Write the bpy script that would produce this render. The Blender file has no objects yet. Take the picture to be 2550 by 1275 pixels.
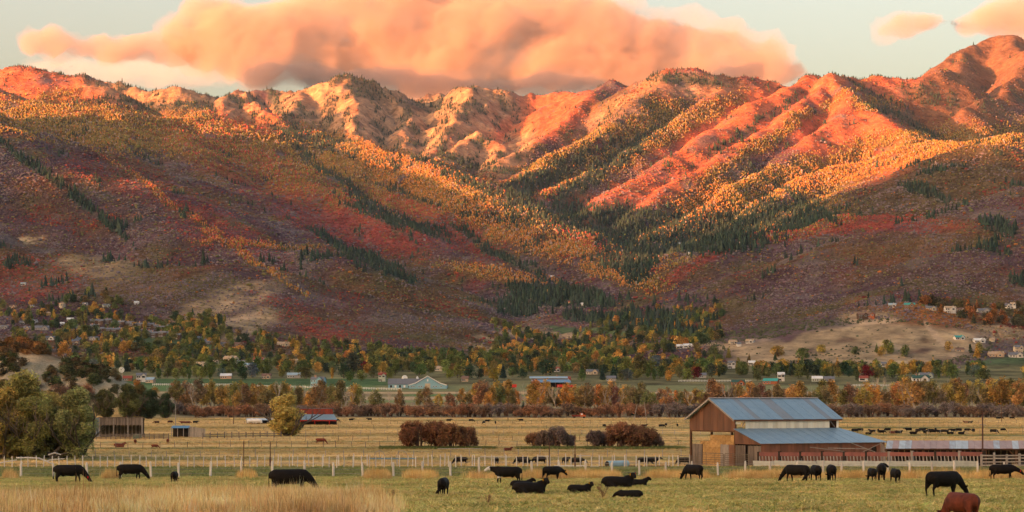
import bpy, bmesh, math, random
import numpy as np
from mathutils import Vector, Matrix

# ------------------------------------------------------------------ camera, world, sun, exposure
FPX = 6000.0; CX = 1275.0; HY = 985.0; CAMZ = 12.0
scn = bpy.context.scene
COL = scn.collection
cam_d = bpy.data.cameras.new('camera')
cam = bpy.data.objects.new('camera', cam_d); COL.objects.link(cam)
cam_d.sensor_width = 36.0
cam_d.lens = 36.0 * FPX / 2550.0
cam_d.shift_y = (HY - 637.5) / 2550.0
cam_d.clip_start = 1.0; cam_d.clip_end = 60000.0
cam.location = (0, 0, CAMZ); cam.rotation_euler = (math.radians(90), 0, 0)
scn.camera = cam

SUN_AZ = math.radians(52)      # degrees left of straight behind the camera
SUN_EL = math.radians(6.0)
SUN = Vector((-math.sin(SUN_AZ) * math.cos(SUN_EL), -math.cos(SUN_AZ) * math.cos(SUN_EL), math.sin(SUN_EL)))
world = bpy.data.worlds.new("World"); scn.world = world; world.use_nodes = True
wn = world.node_tree.nodes; wl = world.node_tree.links
bg = wn['Background']
sky = wn.new('ShaderNodeTexSky'); sky.sky_type = 'NISHITA'; sky.sun_disc = False
sky.sun_elevation = SUN_EL
sky.sun_rotation = math.atan2(SUN.x, SUN.y)
sky.air_density = 1.0; sky.dust_density = 7.0; sky.ozone_density = 1.0
wb = wn.new('ShaderNodeMix'); wb.data_type = 'RGBA'; wb.blend_type = 'MULTIPLY'
wb.inputs[0].default_value = 1.0
wb.inputs[7].default_value = (1.16, 1.0, 0.93, 1)      # warm camera white balance
wl.new(sky.outputs[0], wb.inputs[6]); wl.new(wb.outputs[2], bg.inputs[0])
bg.inputs[1].default_value = 0.15
sun_d = bpy.data.lights.new('sun', 'SUN'); sun_o = bpy.data.objects.new('sun', sun_d); COL.objects.link(sun_o)
sun_d.energy = 5.0; sun_d.angle = math.radians(0.6); sun_d.color = (1.0, 0.36, 0.13)
sun_o.rotation_euler = (-SUN).to_track_quat('-Z', 'Y').to_euler()
scn.view_settings.view_transform = 'Standard'; scn.view_settings.look = 'None'
scn.view_settings.gamma = 1.0; scn.view_settings.use_curve_mapping = False
scn.view_settings.exposure = 2.25
scn.render.engine = 'CYCLES'
cy = scn.cycles
cy.max_bounces = 6; cy.diffuse_bounces = 2; cy.glossy_bounces = 2; cy.transmission_bounces = 2
cy.transparent_max_bounces = 8; cy.volume_bounces = 1

# ------------------------------------------------------------------ numpy noise
_rs = np.random.RandomState(7)
_PERM = _rs.permutation(256).astype(np.int64)
_ang = _rs.rand(256) * 2 * np.pi
_GX, _GY = np.cos(_ang), np.sin(_ang)
def perlin(x, y):
    x = np.asarray(x, float); y = np.asarray(y, float)
    xi = np.floor(x).astype(np.int64); yi = np.floor(y).astype(np.int64)
    xf = x - xi; yf = y - yi
    u = xf * xf * xf * (xf * (xf * 6 - 15) + 10); v = yf * yf * yf * (yf * (yf * 6 - 15) + 10)
    def g(ix, iy, dx, dy):
        h = _PERM[(_PERM[ix & 255] + iy) & 255]
        return _GX[h] * dx + _GY[h] * dy
    a = g(xi, yi, xf, yf); b = g(xi + 1, yi, xf - 1, yf)
    c = g(xi, yi + 1, xf, yf - 1); d = g(xi + 1, yi + 1, xf - 1, yf - 1)
    return 1.5 * ((a * (1 - u) + b * u) * (1 - v) + (c * (1 - u) + d * u) * v)
def fbm(x, y, o=4, g=0.5):
    s = 0; a = 1.0; t = 0
    for i in range(o):
        s = s + a * perlin(x * 2 ** i + 17.3 * i, y * 2 ** i - 9.1 * i); t += a; a *= g
    return s / t
def ridged(x, y, o=4, g=0.55):
    s = 0; a = 1.0; t = 0
    for i in range(o):
        n = 1 - np.abs(perlin(x * 2 ** i + 31.7 * i, y * 2 ** i + 5.9 * i)) * 1.6
        s = s + a * n; t += a; a *= g
    return s / t
def smooth(a, b, x):
    t = np.clip((np.asarray(x, float) - a) / (b - a), 0, 1); return t * t * (3 - 2 * t)

def P(px, py, d):
    return (px - CX) * d / FPX, d, CAMZ + (HY - py) * d / FPX

# ------------------------------------------------------------------ terrain height
_FD = [-20000, -60, 0, 40, 90, 128, 167, 190, 214, 250, 285, 330, 400, 480, 1300, 1500, 1800, 2200, 2600, 3000, 3600, 4500, 5500, 6500, 7500, 9000, 12000]
_FZ = [9, 9, 9, 8.6, 7.62, 6.62, 5.9, 5.3, 4.7, 3.95, 3.4, 2.2, 0.5, 0.0, 0, 4, 16, 32, 46, 62, 88, 132, 210, 315, 470, 640, 700]
def floor_z(X, Y):
    z = np.interp(Y, _FD, _FZ)
    return z
# each ridge: (slope, roundness, [(px, py, distance), ...])
RIDGES = [
 # far left skyline, red hill
 (.5, 60, [(150,205,9500),(232,196,9300),(300,210,9200),(370,226,9100),(432,214,9100),(520,234,9200),(560,238,9300),(620,223,9500),(700,231,9500),(740,234,9300)]),
 (.42, 60, [(-500,140,8000),(-100,172,7900),(0,172,7800),(80,169,7800),(180,187,7800),(240,220,7700),(292,272,7600)]),
 (.30, 130, [(-500,180,7800),(-100,205,7300),(0,238,6900),(120,265,6700),(290,278,6800),(420,288,6950),(560,296,7100),(650,330,7200)]),
 (.55, 30, [(594,230,8300),(560,262,8000),(520,295,7700)]),
 (.55, 30, [(594,230,8300),(655,270,8000),(710,315,7700),(760,350,7400)]),
 # main left spur to the canyon
 (.40, 60, [(480,262,7700),(560,296,7400),(650,328,7200),(800,338,7000),(920,360,6800),(1050,400,6600),(1200,452,6300),(1350,518,6000),(1480,580,5700),(1560,632,5500),(1622,690,5300),(1600,745,5000)]),
 (.36, 50, [(620,345,6900),(760,440,6200),(900,525,5650),(1050,585,5200),(1200,640,4900),(1320,705,4600),(1430,780,4300)]),
 (.34, 60, [(430,330,6500),(480,400,5900),(560,465,5500),(650,515,5150),(760,570,4800),(880,625,4500),(1000,690,4250),(1150,765,4000),(1300,835,3700)]),
 (.35, 50, [(150,280,6600),(250,340,6200),(350,410,5700),(430,480,5300),(540,560,4800)]),
 (.38, 40, [(-500,100,5900),(-200,220,5300),(0,315,4900),(60,355,4800),(150,440,4600),(300,522,4400),(450,577,4200),(640,610,4000),(820,650,3850),(960,720,3700),(1100,790,3500)]),
 (.30, 60, [(-400,520,4100),(-100,560,3950),(70,592,3850),(200,640,3700),(420,655,3550),(600,668,3450),(780,725,3350),(900,790,3200),(1010,852,3000)]),
 (.25, 50, [(600,690,3400),(640,750,3200),(560,800,3000),(500,838,2900)]),
 (.26, 50, [(300,680,3500),(250,740,3300),(120,790,3150)]),
 (.12, 80, [(-300,770,3300),(150,802,3200),(450,812,3200),(700,855,3000)]),
 # central rock bowl
 (.68, 30, [(730,234,9000),(780,213,9000),(830,201,9000),(880,188,9100),(920,196,9100),(950,213,9100),(1000,229,9300),(1060,249,9500),(1110,241,9400),(1150,223,9200),(1190,212,9000),(1240,219,9000),(1310,237,9100)]),
 (.6, 25, [(880,190,9100),(866,260,8500),(890,330,8000),(960,385,7600)]),
 (.6, 25, [(760,222,9000),(735,275,8500),(765,330,7900)]),
 (.6, 25, [(1000,230,9300),(1015,300,8600),(1010,360,8000)]),
 (.6, 25, [(1190,213,9000),(1160,270,8500),(1110,330,8100),(1050,380,7700),(1000,400,7500)]),
 (.7, 40, [(1180,325,8000),(1150,345,7800),(1090,385,7500),(1060,405,7300)]),
 (.7, 40, [(1180,325,8000),(1232,372,7700),(1235,405,7500)]),
 (.6, 30, [(1030,250,11000),(1070,232,11000),(1092,226,11000),(1140,238,11000),(1200,260,11000)]),
 (.5, 40, [(1310,237,9100),(1400,227,9000),(1460,223,8800),(1520,206,8600),(1580,214,8800)]),
 (.52, 30, [(1520,207,8600),(1440,270,8100),(1350,330,7800),(1280,390,7500),(1225,435,7200)]),
 # right mountain
 (.5, 40, [(1560,226,8300),(1600,200,8200),(1640,188,8100),(1680,178,8100),(1720,176,8100),(1770,185,8100),(1840,190,8200),(1900,195,8300),(1960,205,8300),(2030,190,8000)]),
 (.5, 30, [(1680,180,8100),(1590,240,7700),(1510,300,7300),(1420,350,7000),(1350,400,6800),(1290,450,6500),(1240,485,6200)]),
 (.5, 30, [(1840,192,8200),(1760,260,7700),(1640,330,7300),(1520,400,6900),(1400,468,6500),(1310,515,6200)]),
 (.5, 35, [(2030,190,8000),(1930,238,7600),(1830,298,7200),(1720,368,6900),(1610,438,6600),(1500,500,6300),(1400,545,6000)]),
 (.52, 30, [(2080,186,7900),(2000,255,7450),(1900,320,7100),(1800,390,6800),(1680,460,6500),(1560,530,6200),(1480,575,5900)]),
 (.5, 30, [(2080,186,7900),(2130,235,7500),(2115,285,7200),(2030,335,7000),(1960,400,6700),(1850,462,6400),(1720,525,6100),(1600,595,5700)]),
 (.45, 40, [(2130,240,7500),(2200,290,7200),(2265,340,6900),(2150,400,6600),(2030,440,6400),(1930,490,6100),(1850,565,5700)]),
 (.3, 80, [(2800,290,6500),(2550,330,6300),(2400,355,6300),(2265,362,6600)]),
 (.5, 40, [(2080,187,7900),(2150,191,8100),(2250,191,8200),(2312,183,8300),(2350,170,8500)]),
 (.6, 30, [(2310,186,9200),(2360,150,9300),(2420,118,9500),(2470,99,9600),(2520,90,9600),(2560,101,9600),(2700,60,9800),(3000,80,9800)]),
 (.6, 25, [(2520,92,9600),(2575,150,9000),(2490,230,8300),(2400,275,7900)]),
 (.6, 25, [(2420,120,9500),(2345,200,8800),(2290,245,8500)]),
 (.45, 40, [(2900,330,6000),(2620,400,5700),(2500,374,5500),(2440,362,5400),(2380,385,5300),(2300,440,5200),(2200,495,5000),(2080,562,4800),(1980,622,4600),(1900,665,4400)]),
 (.36, 40, [(2440,363,5400),(2500,450,5000),(2480,520,4700)]),
 (.34, 50, [(2800,500,4800),(2500,545,4600),(2350,545,4500),(2230,540,4500),(2110,549,4400),(2050,575,4300),(1900,583,4200),(1820,600,4150),(1740,640,4100),(1620,690,4000),(1530,740,3900),(1455,783,3800)]),
 (.33, 50, [(2110,550,4400),(2000,640,4000),(1900,722,3700),(1800,800,3500),(1690,838,3400)]),
 (.33, 40, [(1900,585,4200),(1800,680,3900),(1700,768,3600),(1620,825,3500)]),
 (.33, 40, [(1740,640,4100),(1640,720,3850),(1560,790,3700)]),
 (.30, 50, [(2900,350,4300),(2550,480,3900),(2420,560,3700),(2280,640,3550),(2140,692,3400),(2020,740,3300),(1920,792,3200),(1800,832,3100)]),
 (.28, 40, [(2280,540,4300),(2230,620,3900),(2080,690,3650),(1960,750,3450)]),
 (.27, 50, [(2800,520,3550),(2550,600,3400),(2400,680,3250),(2260,740,3100),(2100,790,3000),(1950,850,2900)]),
 (.2, 60, [(2900,690,3000),(2550,735,3000),(2450,765,2900),(2300,772,2800)]),
 (.235, 40, [(2700,800,2750),(2480,792,2750),(2350,776,2700),(2250,769,2680),(2140,776,2650),(2060,800,2620),(1980,830,2600),(1900,862,2560),(1820,895,2520),(1770,915,2500)]),
 # near hill on the left of the pasture
 (.8, 22, [(-800,760,1500),(-200,800,1450),(0,832,1420),(60,850,1400),(120,884,1390),(185,925,1370),(235,968,1350),(270,1030,1340)]),
]
def ridge_field(X, Y):
    out = None
    for s, r, pts in RIDGES:
        if pts[-1][2] > 5200 or pts[0][2] > 6000: s, r = s * (1.5 if pts[0][0] > 1300 and pts[0][2] < 9000 else 1.25), r * .6
        m = None
        W = [P(*p) for p in pts]
        for (ax, ay, az), (bx, by, bz) in zip(W[:-1], W[1:]):
            dx, dy = bx - ax, by - ay; L2 = dx * dx + dy * dy
            t = np.clip(((X - ax) * dx + (Y - ay) * dy) / L2, 0, 1)
            d = np.hypot(X - ax - t * dx, Y - ay - t * dy)
            v = az + t * (bz - az) - s * (np.sqrt(d * d + r * r) - r)
            m = v if m is None else np.maximum(m, v)
        out = m if out is None else np.logaddexp(out / 5.0, m / 5.0) * 5.0
    return out
def height(X, Y, full=True):
    X = np.asarray(X, float); Y = np.asarray(Y, float)
    F = floor_z(X, Y)
    wx = X + 60 * fbm(X / 420, Y / 420, 3); wy = Y + 60 * fbm(X / 420 + 40, Y / 420 + 11, 3)
    near = Y < 1000
    R = np.full(X.shape, -1e3)
    m = ~near
    if m.any():
        R[m] = ridge_field(wx[m], wy[m])
    a = smooth(0, 90, R - F)
    n = np.zeros(X.shape)
    if m.any():
        xm, ym, am = X[m], Y[m], a[m]
        far = smooth(6500, 8500, ym)
        nn = am * ((ridged(xm / 520, ym / 800, 4) - .62) * (31 - 3 * far) + fbm(xm / 150, ym / 170, 4) * (6 + 3 * far))
        rk = smooth(7200, 8200, ym) * smooth(1500, 1300, CX + FPX * xm / ym)
        nn += am * rk * ((ridged(xm / 60 + 2, ym / 330, 4) - .6) * 13)
        nn += am * (ridged(xm / 170 + 5, ym / 260, 3) - .6) * (9 + 8 * far)
        nn += smooth(1500, 2600, ym) * fbm(xm / 60, ym / 60, 2) * 1.3
        n[m] = nn
    z = np.where(R + n > F, 0, 0)
    k = 5.0
    z = np.logaddexp(F / k, (R + n) / k) * k
    z = np.where(near, F, z)
    # pasture micro relief
    z = z + np.where(Y < 1500, 1, 0) * (0.10 * fbm(X / 14, Y / 14, 3) + 0.25 * fbm(X / 70, Y / 70, 2) * smooth(450, 600, Y))
    return z
def gz(x, y):
    return float(height(np.array([x]), np.array([y]))[0])
def at(px, d, dz=0.0):
    x = (px - CX) * d / FPX
    return Vector((x, d, gz(x, d) + dz))

# ------------------------------------------------------------------ mesh helpers
def tag(o, label=None, cat=None, group=None, kind=None):
    if label: o['label'] = label
    if cat: o['category'] = cat
    if group: o['group'] = group
    if kind: o['kind'] = kind
    return o
def mesh_np(name, V, F, smooth_=False):
    me = bpy.data.meshes.new(name)
    V = np.asarray(V, np.float32); F = np.asarray(F, np.int32)
    me.vertices.add(len(V)); me.vertices.foreach_set('co', V.ravel())
    k = F.shape[1]
    me.loops.add(F.size); me.loops.foreach_set('vertex_index', F.ravel())
    me.polygons.add(len(F)); me.polygons.foreach_set('loop_start', np.arange(len(F), dtype=np.int32) * k)
    me.polygons.foreach_set('use_smooth', np.full(len(F), smooth_, bool))
    me.update(calc_edges=True)
    return me
def vcol(me, C, name='Col'):
    a = me.color_attributes.new(name, 'FLOAT_COLOR', 'POINT')
    c = np.ones((len(C), 4), np.float32); c[:, :3] = C
    a.data.foreach_set('color', c.ravel())
def obj(name, me, mat=None, parent=None, loc=None, rot=None):
    o = bpy.data.objects.new(name, me); COL.objects.link(o)
    if mat is not None and len(me.materials) == 0: me.materials.append(mat)
    if parent is not None: o.parent = parent
    if loc is not None: o.location = loc
    if rot is not None: o.rotation_euler = rot
    return o
def empty(name, loc, rz=0.0):
    o = bpy.data.objects.new(name, None); COL.objects.link(o)
    o.location = loc; o.rotation_euler = (0, 0, rz); o.empty_display_size = 0.3
    return o

# ------------------------------------------------------------------ materials
MATS = {}
def nmat(name):
    m = bpy.data.materials.new(name); m.use_nodes = True
    nt = m.node_tree; b = nt.nodes['Principled BSDF']
    b.inputs['Roughness'].default_value = 0.9
    b.inputs['Specular IOR Level'].default_value = 0.03
    MATS[name] = m
    return m, nt, b
def ramp(nt, fac, stops):
    r = nt.nodes.new('ShaderNodeValToRGB'); nt.links.new(fac, r.inputs[0])
    e = r.color_ramp.elements
    e[0].position, e[0].color = stops[0][0], (*stops[0][1], 1)
    e[1].position, e[1].color = stops[-1][0], (*stops[-1][1], 1)
    for p, c in stops[1:-1]:
        x = e.new(p); x.color = (*c, 1)
    return r.outputs[0]
def noise(nt, scale, detail=4, rough=.55, coord='Object', vec=None, stretch=None):
    n = nt.nodes.new('ShaderNodeTexNoise'); n.inputs['Scale'].default_value = scale
    n.inputs['Detail'].default_value = detail; n.inputs['Roughness'].default_value = rough
    if vec is None:
        tc = nt.nodes.new('ShaderNodeTexCoord'); vec = tc.outputs[coord]
    if stretch:
        mp = nt.nodes.new('ShaderNodeMapping'); mp.inputs['Scale'].default_value = stretch
        nt.links.new(vec, mp.inputs[0]); vec = mp.outputs[0]
    nt.links.new(vec, n.inputs['Vector'])
    return n.outputs[0]
def mixc(nt, a, b, fac, mode='MIX'):
    m = nt.nodes.new('ShaderNodeMix'); m.data_type = 'RGBA'; m.blend_type = mode
    for i, v in ((0, fac), (6, a), (7, b)):
        if hasattr(v, 'is_linked') or hasattr(v, 'links'): nt.links.new(v, m.inputs[i])
        elif i == 0: m.inputs[0].default_value = v
        else: m.inputs[i].default_value = (*v, 1)
    return m.outputs[2]
def surf(name, c1, c2=None, scale=2.0, rough=.9, stretch=None, metal=0.0, bump=0.0, spec=.08, detail=4, coord='Object', vary=0.0):
    """a plain surface: two close colours mottled by noise, optional per-object variation"""
    if name in MATS: return MATS[name]
    m, nt, b = nmat(name)
    c2 = c2 or tuple(x * .7 for x in c1)
    f = noise(nt, scale, detail, coord=coord, stretch=stretch)
    c = ramp(nt, f, [(.3, c1), (.7, c2)])
    if vary:
        oi = nt.nodes.new('ShaderNodeObjectInfo')
        r = ramp(nt, oi.outputs['Random'], [(0, (1 - vary,) * 3), (1, (1 + vary,) * 3)])
        c = mixc(nt, c, r, 1.0, 'MULTIPLY')
    nt.links.new(c, b.inputs['Base Color'])
    b.inputs['Roughness'].default_value = rough; b.inputs['Metallic'].default_value = metal
    b.inputs['Specular IOR Level'].default_value = spec
    if bump:
        bp = nt.nodes.new('ShaderNodeBump'); bp.inputs['Strength'].default_value = bump
        nt.links.new(f, bp.inputs['Height']); nt.links.new(bp.outputs[0], b.inputs['Normal'])
    return m
# ================================================================== SETTING: ground, mountains, range behind
def px_of(X, Y, Z):
    return CX + FPX * X / Y, HY - FPX * (Z - CAMZ) / Y

def blob(px, py, cx, cy, rx, ry, ang=0, soft=.35):
    """soft ellipse mask in terms of map position as seen along the valley axis"""
    a = math.radians(ang); dx, dy = px - cx, py - cy
    u = (dx * math.cos(a) + dy * math.sin(a)) / rx; v = (-dx * math.sin(a) + dy * math.cos(a)) / ry
    return 1 - smooth(1 - soft, 1 + soft, np.sqrt(u * u + v * v))

C_RED = np.array((.26, .058, .045)); C_ORANGE = np.array((.36, .15, .045)); C_ASPEN = np.array((.20, .14, .045))
C_GREENA = np.array((.13, .14, .045)); C_SCRUB = np.array((.092, .056, .068)); C_BROWN = np.array((.115, .072, .042))
C_OLIVE = np.array((.095, .088, .04)); C_GREY = np.array((.16, .14, .14)); C_ROCK = np.array((.36, .205, .115))
C_TAN = np.array((.33, .25, .15)); C_SAND = np.array((.42, .31, .20)); C_PINE = np.array((.030, .048, .038))
C_FIELD = np.array((.085, .125, .06)); C_YEL = np.array((.33, .152, .045))

def mountain_paint(X, Y, Z):
    """ground colour (albedo, some shade painted in) and plant densities (aspen, conifer, scrub) from the position on the slopes"""
    px, py = px_of(X, Y, Z)
    n1 = fbm(X / 300, Y / 420, 4); n2 = fbm(X / 130 + 9, Y / 200, 4); n3 = fbm(X / 45 + 3, Y / 60, 3); n4 = fbm(X / 700 + 50, Y / 900, 3)
    wx = px + 34 * n2 + 12 * n3; wy = py + 20 * n1 + 9 * n3
    C = np.empty(X.shape + (3,))
    mix = lambda c, m: C.__setitem__(Ellipsis, C * (1 - m[..., None]) + c * m[..., None])
    C[...] = C_SCRUB
    mix(C_BROWN, smooth(-.1, .25, n1)); mix(C_OLIVE, smooth(.05, .35, n2) * .7); mix(C_GREY, smooth(.15, .4, -n2) * .6)
    mix(C_RED * .7, .6 * smooth(.2, .4, fbm(X / 180 + 77, Y / 260, 3)) * .45)
    asp = np.zeros(X.shape); con = np.zeros(X.shape); scr = np.full(X.shape, .8); yel = np.zeros(X.shape)
    hi = smooth(640, 480, wy + .05 * (px - 700) * (px < 1700))
    # red & orange zone on the left massif
    B = lambda *a, **k: blob(wx, wy, *a, **k)
    red = np.maximum.reduce([B(880,560,200,60,20), B(1090,560,150,35,25), B(640,430,260,60,25)*.6, B(520,560,160,50,20)*.7, B(60,690,130,50)*.8, B(740,790,130,30,30)*.8,
        B(1500,620,160,18,22), B(650,300,120,40,10)*.9, B(1900,590,170,14,-2)*1.3, B(2150,560,170,22,-6), B(1760,640,120,20,-35)*.8, B(2250,560,150,22,5)*.7, B(1400,510,150,30,20)*.6, B(300,440,150,40,20)*.5])
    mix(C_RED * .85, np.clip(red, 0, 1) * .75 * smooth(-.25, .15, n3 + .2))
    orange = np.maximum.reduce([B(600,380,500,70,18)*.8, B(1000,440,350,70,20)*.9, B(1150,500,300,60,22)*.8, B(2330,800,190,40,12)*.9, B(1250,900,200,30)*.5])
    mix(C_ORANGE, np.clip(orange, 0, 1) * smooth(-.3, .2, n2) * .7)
    # smooth red alpine slopes on the right mountain and the red hill on the left
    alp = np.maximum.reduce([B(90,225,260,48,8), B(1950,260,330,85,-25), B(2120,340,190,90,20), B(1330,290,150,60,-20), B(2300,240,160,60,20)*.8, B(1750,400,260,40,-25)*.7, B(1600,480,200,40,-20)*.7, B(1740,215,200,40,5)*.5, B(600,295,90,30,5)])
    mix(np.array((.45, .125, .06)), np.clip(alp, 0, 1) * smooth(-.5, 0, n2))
    # rock
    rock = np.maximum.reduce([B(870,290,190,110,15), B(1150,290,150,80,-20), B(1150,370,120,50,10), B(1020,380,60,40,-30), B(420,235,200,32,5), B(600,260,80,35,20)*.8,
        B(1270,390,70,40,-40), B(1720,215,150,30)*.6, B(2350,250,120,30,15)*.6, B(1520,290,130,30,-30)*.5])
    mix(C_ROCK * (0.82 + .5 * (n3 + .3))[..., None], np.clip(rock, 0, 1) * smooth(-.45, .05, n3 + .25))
    mix(np.array((.17, .085, .05)), np.clip(B(2450,190,210,110,-35), 0, 1)); scr = scr * (1 - .5 * B(2450,190,210,110,-35))  # cloud shadow on the high peak put into the colour as darker brown
    scr = scr * (1 - .85 * np.clip(alp, 0, 1)) * (1 - .95 * np.clip(rock, 0, 1))
    # aspens
    asp = np.maximum.reduce([B(350,330,420,55,8), B(700,400,330,60,22)*.8, B(950,410,300,40,20), B(1100,470,260,45,20), B(1300,560,330,55,22), B(1480,645,170,36,22),
        B(1250,690,160,16,10)*.8, B(640,605,150,9,3)*1.2, B(500,560,300,9,35)*.8, B(1850,500,280,55,-20), B(2020,450,240,40,-15), B(2300,370,260,45,-8),
        B(2000,540,190,45,-12), B(1500,360,220,35,-25), B(1640,340,200,30,-25), B(1750,290,120,22,-25)*.8, B(1950,330,230,16,-32)*.8, B(2180,260,60,20)*.8, B(1450,450,120,25,-20)*.7, B(1620,660,120,20,-10)*.5, B(150,240,60,20)*.7])
    asp = asp * smooth(-.35, .1, n3 + n2 * .7 + .22)
    yel = np.maximum.reduce([B(1330,610,330,34,22), B(1150,520,300,26,24), B(1000,395,180,24,20), B(1280,690,160,16,10), B(640,605,150,9,3), B(500,560,300,9,35), B(1720,530,100,60,-20), B(2150,420,250,30,-12), B(1560,640,120,24,15)])
    dep = smooth(4550, 4800, Y); g_ = np.clip(B(2270, 510, 330, 95, -26) * dep * (Y < 5950), 0, 1)
    mix(np.array((.080, .060, .034)), g_ * .9)  # shade on the hill behind the right spur put into the colour
    mix(np.array((.070, .044, .058)), np.clip(B(340, 490, 240, 60, 28) * smooth(4950, 5150, Y), 0, 1) * .8)  # shaded basin behind the left spur, painted as dark plum
    mix(np.array((.135, .105, .052)), np.clip(B(430, 730, 520, 55, 8) * smooth(4000, 3850, Y), 0, 1) * .55 * smooth(-.3, .2, n2 + .1))
    mix(np.array((.075, .046, .060)), np.clip(B(500, 590, 420, 40, 14) * smooth(3900, 4000, Y) * (Y < 5000), 0, 1) * .6)  # painted darker behind the low ridge so its crest stands out
    asp = asp * (1 - g_)
    # conifers
    con = np.maximum.reduce([B(700,270,95,13,52), B(760,350,110,14,25), B(860,470,200,13,38), B(980,550,150,11,18), B(1220,620,120,10,28), B(1050,500,160,8,20)*.7,
        B(1560,560,330,42,4), B(1400,735,140,20,5), B(1560,795,180,12,3), B(1700,590,190,36,6), B(1560,650,70,40,30), B(1900,545,150,30,-10), B(1380,425,180,15,-25), B(1500,425,200,22,-35), B(1330,470,120,22,-30),
        B(150,470,220,10,38)*.9, B(900,640,150,8,28), B(2300,480,60,14,20)*.7, B(2480,570,50,16,20)*.7, B(350,262,190,10,3), B(1150,410,120,14,10), B(1220,480,160,12,22),
        B(2180,240,90,9,30), B(2250,300,110,9,25), B(1700,200,120,14,5), B(1930,520,40,24,40), B(2000,505,100,9,35), B(1650,830,110,14,3)*.8,B(1900,300,200,9,-34)*.7, B(1290,760,60,30,10)*.8, B(900,215,80,24,35)*.8, B(1100,270,80,18,10)*.8, B(1520,545,300,20,8)])
    con = np.maximum(con, np.clip(B(1790, 585, 330, 50, -6), 0, 1) * dep * (px > 1480))
    con = con * smooth(-.4, .05, n3 + .15)
    con = np.maximum(con, np.clip(rock, 0, 1) * smooth(.02, .22, fbm(X / 70 + 4, Y / 190 + 8, 3)) * .8)
    con = np.maximum(con, smooth(.28, .42, fbm(X / 120 + 94, Y / 150 + 8, 3)) * .35 * smooth(800, 700, py))
    mix(C_PINE * 1.6, np.clip(con, 0, 1) * .7); mix(C_ASPEN * .6, np.clip(asp, 0, 1) * (1 - con) * .75)
    # bare sandy and tan ground, fields
    tan = np.maximum.reduce([B(2120,870,310,55,-3, soft=.15), B(600,810,110,34,-25)*.9, B(560,750,160,26,-18)*.7, B(250,670,110,30,8)*.6, B(75,598,36,12,-10), B(2510,820,90,30)*.7,
        B(1350,832,110,11,3), B(1290,868,120,9,12), B(1080,893,60,12), B(1790,862,110,8,3), B(1250,880,70,8,10), B(2160,795,70,16)])
    tan = tan * smooth(-.5, -.1, n3)
    mix(C_TAN * (1 + .5 * n3)[..., None], np.clip(tan, 0, 1))
    sand = np.maximum.reduce([B(2160,800,70,10), B(2330,845,60,8,52), B(600,790,60,10,-15), B(1350,836,80,6,2)])
    mix(C_SAND, np.clip(sand, 0, 1))
    tn = np.clip(B(2120,870,310,55,-3, soft=.15), 0, 1)
    green = np.maximum.reduce([B(1450,822,110,9,5, soft=.2), B(430,860,120,22,3, soft=.2), B(2500,905,110,20,-3, soft=.2), B(1570,835,60,6,3)])
    mix(C_FIELD, np.clip(green, 0, 1))
    scr = scr * (1 - .8 * tan) * (1 - green); asp = asp * (1 - tan) * (1 - green); con = con * (1 - green)
    fl = smooth(7, 2, Z - floor_z(X, Y)) * (Y < 3100)
    mix(np.array((.16, .15, .07)) * (1 + n3)[..., None], fl); mix(np.array((.075, .13, .05)), fl * (Y < 2060) * smooth(1000, 950, px)); scr = scr * (1 - fl)
    scr = np.where(tn > .3, .14 * smooth(.1, .3, n2), scr)
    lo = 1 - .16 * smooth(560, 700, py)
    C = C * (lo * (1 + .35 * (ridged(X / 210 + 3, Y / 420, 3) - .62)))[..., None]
    return np.clip(C, .01, .8), np.clip(asp, 0, 1), np.clip(con, 0, 1), np.clip(scr, 0, 1), np.clip(yel, 0, 1), np.clip(red, 0, 1), rock

# ---- mountain sheet
NPX, ND = 960, 640
pxs = np.linspace(-650, 3200, NPX)
ds = np.concatenate([np.linspace(1900, 5000, int(ND * .50), endpoint=False), np.linspace(5000, 9900, int(ND * .45), endpoint=False), np.linspace(9900, 12500, ND - int(ND * .50) - int(ND * .45))])
GPX, GD = np.meshgrid(pxs, ds)
MX = (GPX - CX) * GD / FPX; MY = GD.copy()
MZ = height(MX, MY)
asp = None
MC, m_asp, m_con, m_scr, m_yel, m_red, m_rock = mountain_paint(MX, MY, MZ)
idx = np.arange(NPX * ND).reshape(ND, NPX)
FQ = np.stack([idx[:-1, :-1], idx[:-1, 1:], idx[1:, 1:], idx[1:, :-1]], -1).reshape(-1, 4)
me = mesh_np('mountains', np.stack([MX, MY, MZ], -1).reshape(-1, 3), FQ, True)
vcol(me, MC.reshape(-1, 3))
m, nt, b = nmat('mountain_soil')
va = nt.nodes.new('ShaderNodeAttribute'); va.attribute_name = 'Col'
f1 = noise(nt, .05, 6, .7, 'Object'); f2 = noise(nt, .012, 5, .6, 'Object', stretch=(1, 1, 2.5))
c = mixc(nt, va.outputs[0], ramp(nt, f1, [(.32, (.55, .55, .58)), (.68, (1.45, 1.4, 1.35))]), 1.0, 'MULTIPLY')
c = mixc(nt, c, ramp(nt, f2, [(.35, (.8, .8, .82)), (.65, (1.2, 1.2, 1.18))]), 1.0, 'MULTIPLY')
nt.links.new(c, b.inputs['Base Color'])
bp = nt.nodes.new('ShaderNodeBump'); bp.inputs['Strength'].default_value = .7; bp.inputs['Distance'].default_value = 9
nt.links.new(f1, bp.inputs['Height']); nt.links.new(bp.outputs[0], b.inputs['Normal'])
tag(obj('mountains', me, m), 'autumn covered mountain range rising behind the valley', kind='structure')
# visible part of the sheet (running horizon along each column)
ELEV = (MZ - CAMZ) / MY
run = np.maximum.accumulate(ELEV, 0)
VIS = ELEV >= run - 0.0022
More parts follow.
